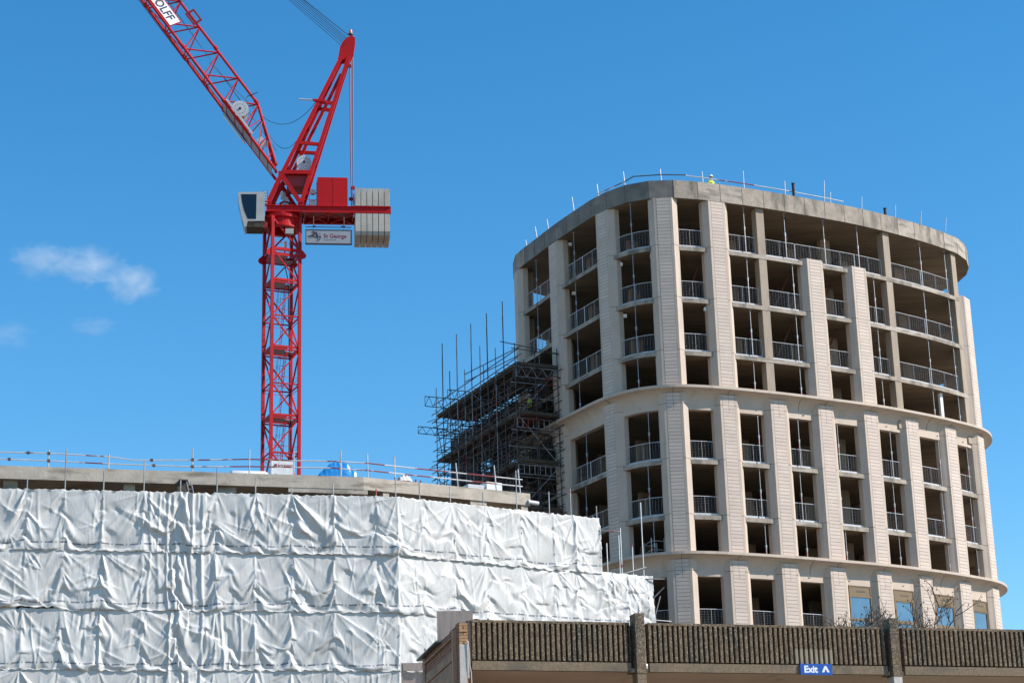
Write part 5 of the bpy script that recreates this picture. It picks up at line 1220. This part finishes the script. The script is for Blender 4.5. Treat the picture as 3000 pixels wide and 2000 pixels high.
# hoardings
h1 = thing('plywood_hoarding', 'pale grey plywood board standing behind the brick wall top', 'hoarding', (-2.47, 60.0, GZ), rad(2))
b = MB(); b.box((0, 0, .0), (1.05, .02, 10.68-GZ)); b.build('board', M['ply'], h1); b = MB(); b.box((1.052, -.002, 0), (1.07, .05, 10.66-GZ)); b.box((.4, .022, 0), (.5, .1, 10.5-GZ)); b.build('batten', M['ply'], h1)
h2 = thing('framed_hoarding', 'grey plywood hoarding with timber frame left of the brick wall', 'hoarding', (-3.31, 56.0, GZ), rad(4))
b = MB(); b.box((.05, .03, 0), (.70, .05, 8.30-GZ)); b.build('board', M['ply'], h2)
b = MB(); b.box((0, 0, 0), (.05, .07, 8.56-GZ)); b.box((.62, -.02, 0), (.72, .07, 8.56-GZ)); b.build('side_post', M['ply'], h2)
b = MB(); b.box((.05, -.01, 8.40-GZ), (.62, .06, 8.56-GZ)); b.box((.05, -.04, 8.34-GZ), (.62, .02, 8.398-GZ)); b.build('top_rail', M['ply'], h2)

# ================================================================== BARE TREE behind the car park
random.seed(21)
tr = thing('bare_tree', 'leafless plane tree with dark seed balls behind the car park parapet', 'tree', (13.35, 75.0, GZ))
tk = MB(); cr_ = MB(); sdm = MB()
tk.tube((0, 0, 0), (.05, .1, 5.0), .16, 10, .12); tk.tube((.05, .1, 5.0), (0, 0, 10.6), .12, 10, .07)
def grow(p, d, L, r_, depth):
    n = 4; q = p
    for i in range(n):
        d = (d+V((random.uniform(-.25, .25), random.uniform(-.25, .25), random.uniform(-.10, .22)))).normalized(); e = q+d*(L/n)
        cr_.tube(q, e, r_*(1-.12*i), 4, r_*(1-.12*(i+1)), cap=False); q = e
        if depth > 0 and i > 0:
            for _ in range(2 if depth > 1 else 1):
                a = random.uniform(0, 6.28); dd = (d*.7+V((math.cos(a), math.sin(a), random.uniform(-.2, .5)))*.8).normalized(); grow(q, dd, L*random.uniform(.45, .7), r_*.62, depth-1)
    if depth == 0 and random.random() < .5:
        c = q-V((0, 0, random.uniform(.05, .12))); sdm.lathe(c, [(0, -.028), (.022, -.016), (.028, 0), (.022, .016), (0, .028)], 6); cr_.tube(q, c, .004, 3, cap=False)
for i in range(14):
    a = i*2.4; zb = 9.0+i*.22
    grow(V((0, 0, zb)), V((math.cos(a)*.8, math.sin(a)*.6, .75)).normalized(), random.uniform(1.6, 2.4), .045, 3)
for dx in (-.9, .35, 1.25): grow(V((dx*.4, 0, 11.2)), V((dx*.5, -.1, .9)).normalized(), 2.0, .040, 3)
tk.build('trunk', M['twig'], tr); co_ = cr_.build('branches', M['twig'], tr); sdm.build('seed_balls', M['seed'], tr)

# ================================================================== CLOUDS (far, thin, volumetric)
def cloud_mat(i, dens, thr, sc_):
    m = bpy.data.materials.new('thin_cloud'); m.use_nodes = True; n = m.node_tree.nodes; l = m.node_tree.links; n.clear()
    out = n.new('ShaderNodeOutputMaterial'); pv = n.new('ShaderNodeVolumePrincipled'); pv.inputs['Color'].default_value = (.95, .95, .95, 1); pv.inputs['Anisotropy'].default_value = 0.2
    tc = n.new('ShaderNodeTexCoord'); mp = n.new('ShaderNodeMapping'); mp.inputs['Location'].default_value = (i*3.7, i*1.3, 0); l.new(tc.outputs['Object'], mp.inputs[0])
    nz = n.new('ShaderNodeTexNoise'); nz.inputs['Scale'].default_value = sc_; nz.inputs['Detail'].default_value = 7; nz.inputs['Roughness'].default_value = .6; nz.inputs['Distortion'].default_value = .6; l.new(mp.outputs[0], nz.inputs['Vector'])
    ln = n.new('ShaderNodeVectorMath'); ln.operation = 'LENGTH'; l.new(tc.outputs['Object'], ln.inputs[0])
    def ma(op, a, b_):
        q = n.new('ShaderNodeMath'); q.operation = op
        for k, v in enumerate((a, b_)):
            if isinstance(v, (int, float)): q.inputs[k].default_value = v
            else: l.new(v, q.inputs[k])
        return q.outputs[0]
    fall = ma('SUBTRACT', 1.0, ma('POWER', ln.outputs['Value'], 1.6))
    dn = ma('MULTIPLY', ma('MAXIMUM', ma('SUBTRACT', ma('ADD', nz.outputs[0], ma('MULTIPLY', fall, .35)), thr), 0.0), dens)
    l.new(dn, pv.inputs['Density']); l.new(pv.outputs[0], out.inputs['Volume']); return m
def cloud(i, c, r_, dens, thr, sc_, label):
    b = MB(); b.lathe((0, 0, 0), [(math.sin(math.pi*k/12), -math.cos(math.pi*k/12)) for k in range(13)], 24)
    o = b.build('cloud', cloud_mat(i, dens, thr, sc_)); o.location = c; o.scale = r_; tag(o, label, 'cloud', 'small thin clouds at left')
cloud(1, (-735, 3000, 1107), (62, 46, 35), .032, .615, 2.0, 'wispy white cloud at far left, leftmost and highest of its cluster')
cloud(2, (-664, 3000, 1094), (64, 46, 38), .034, .60, 1.9, 'wispy white cloud in the middle of the left cluster')
cloud(3, (-594, 3000, 1066), (50, 40, 39), .038, .58, 1.7, 'compact white cloud at the right end of the left cluster')
cloud(4, (-652, 3000, 996), (52, 32, 20), .020, .62, 2.0, 'faint small cloud below the left cluster')
cloud(5, (-785, 3000, 985), (58, 32, 29), .020, .62, 2.0, 'faint cloud cut by the left edge of the view')
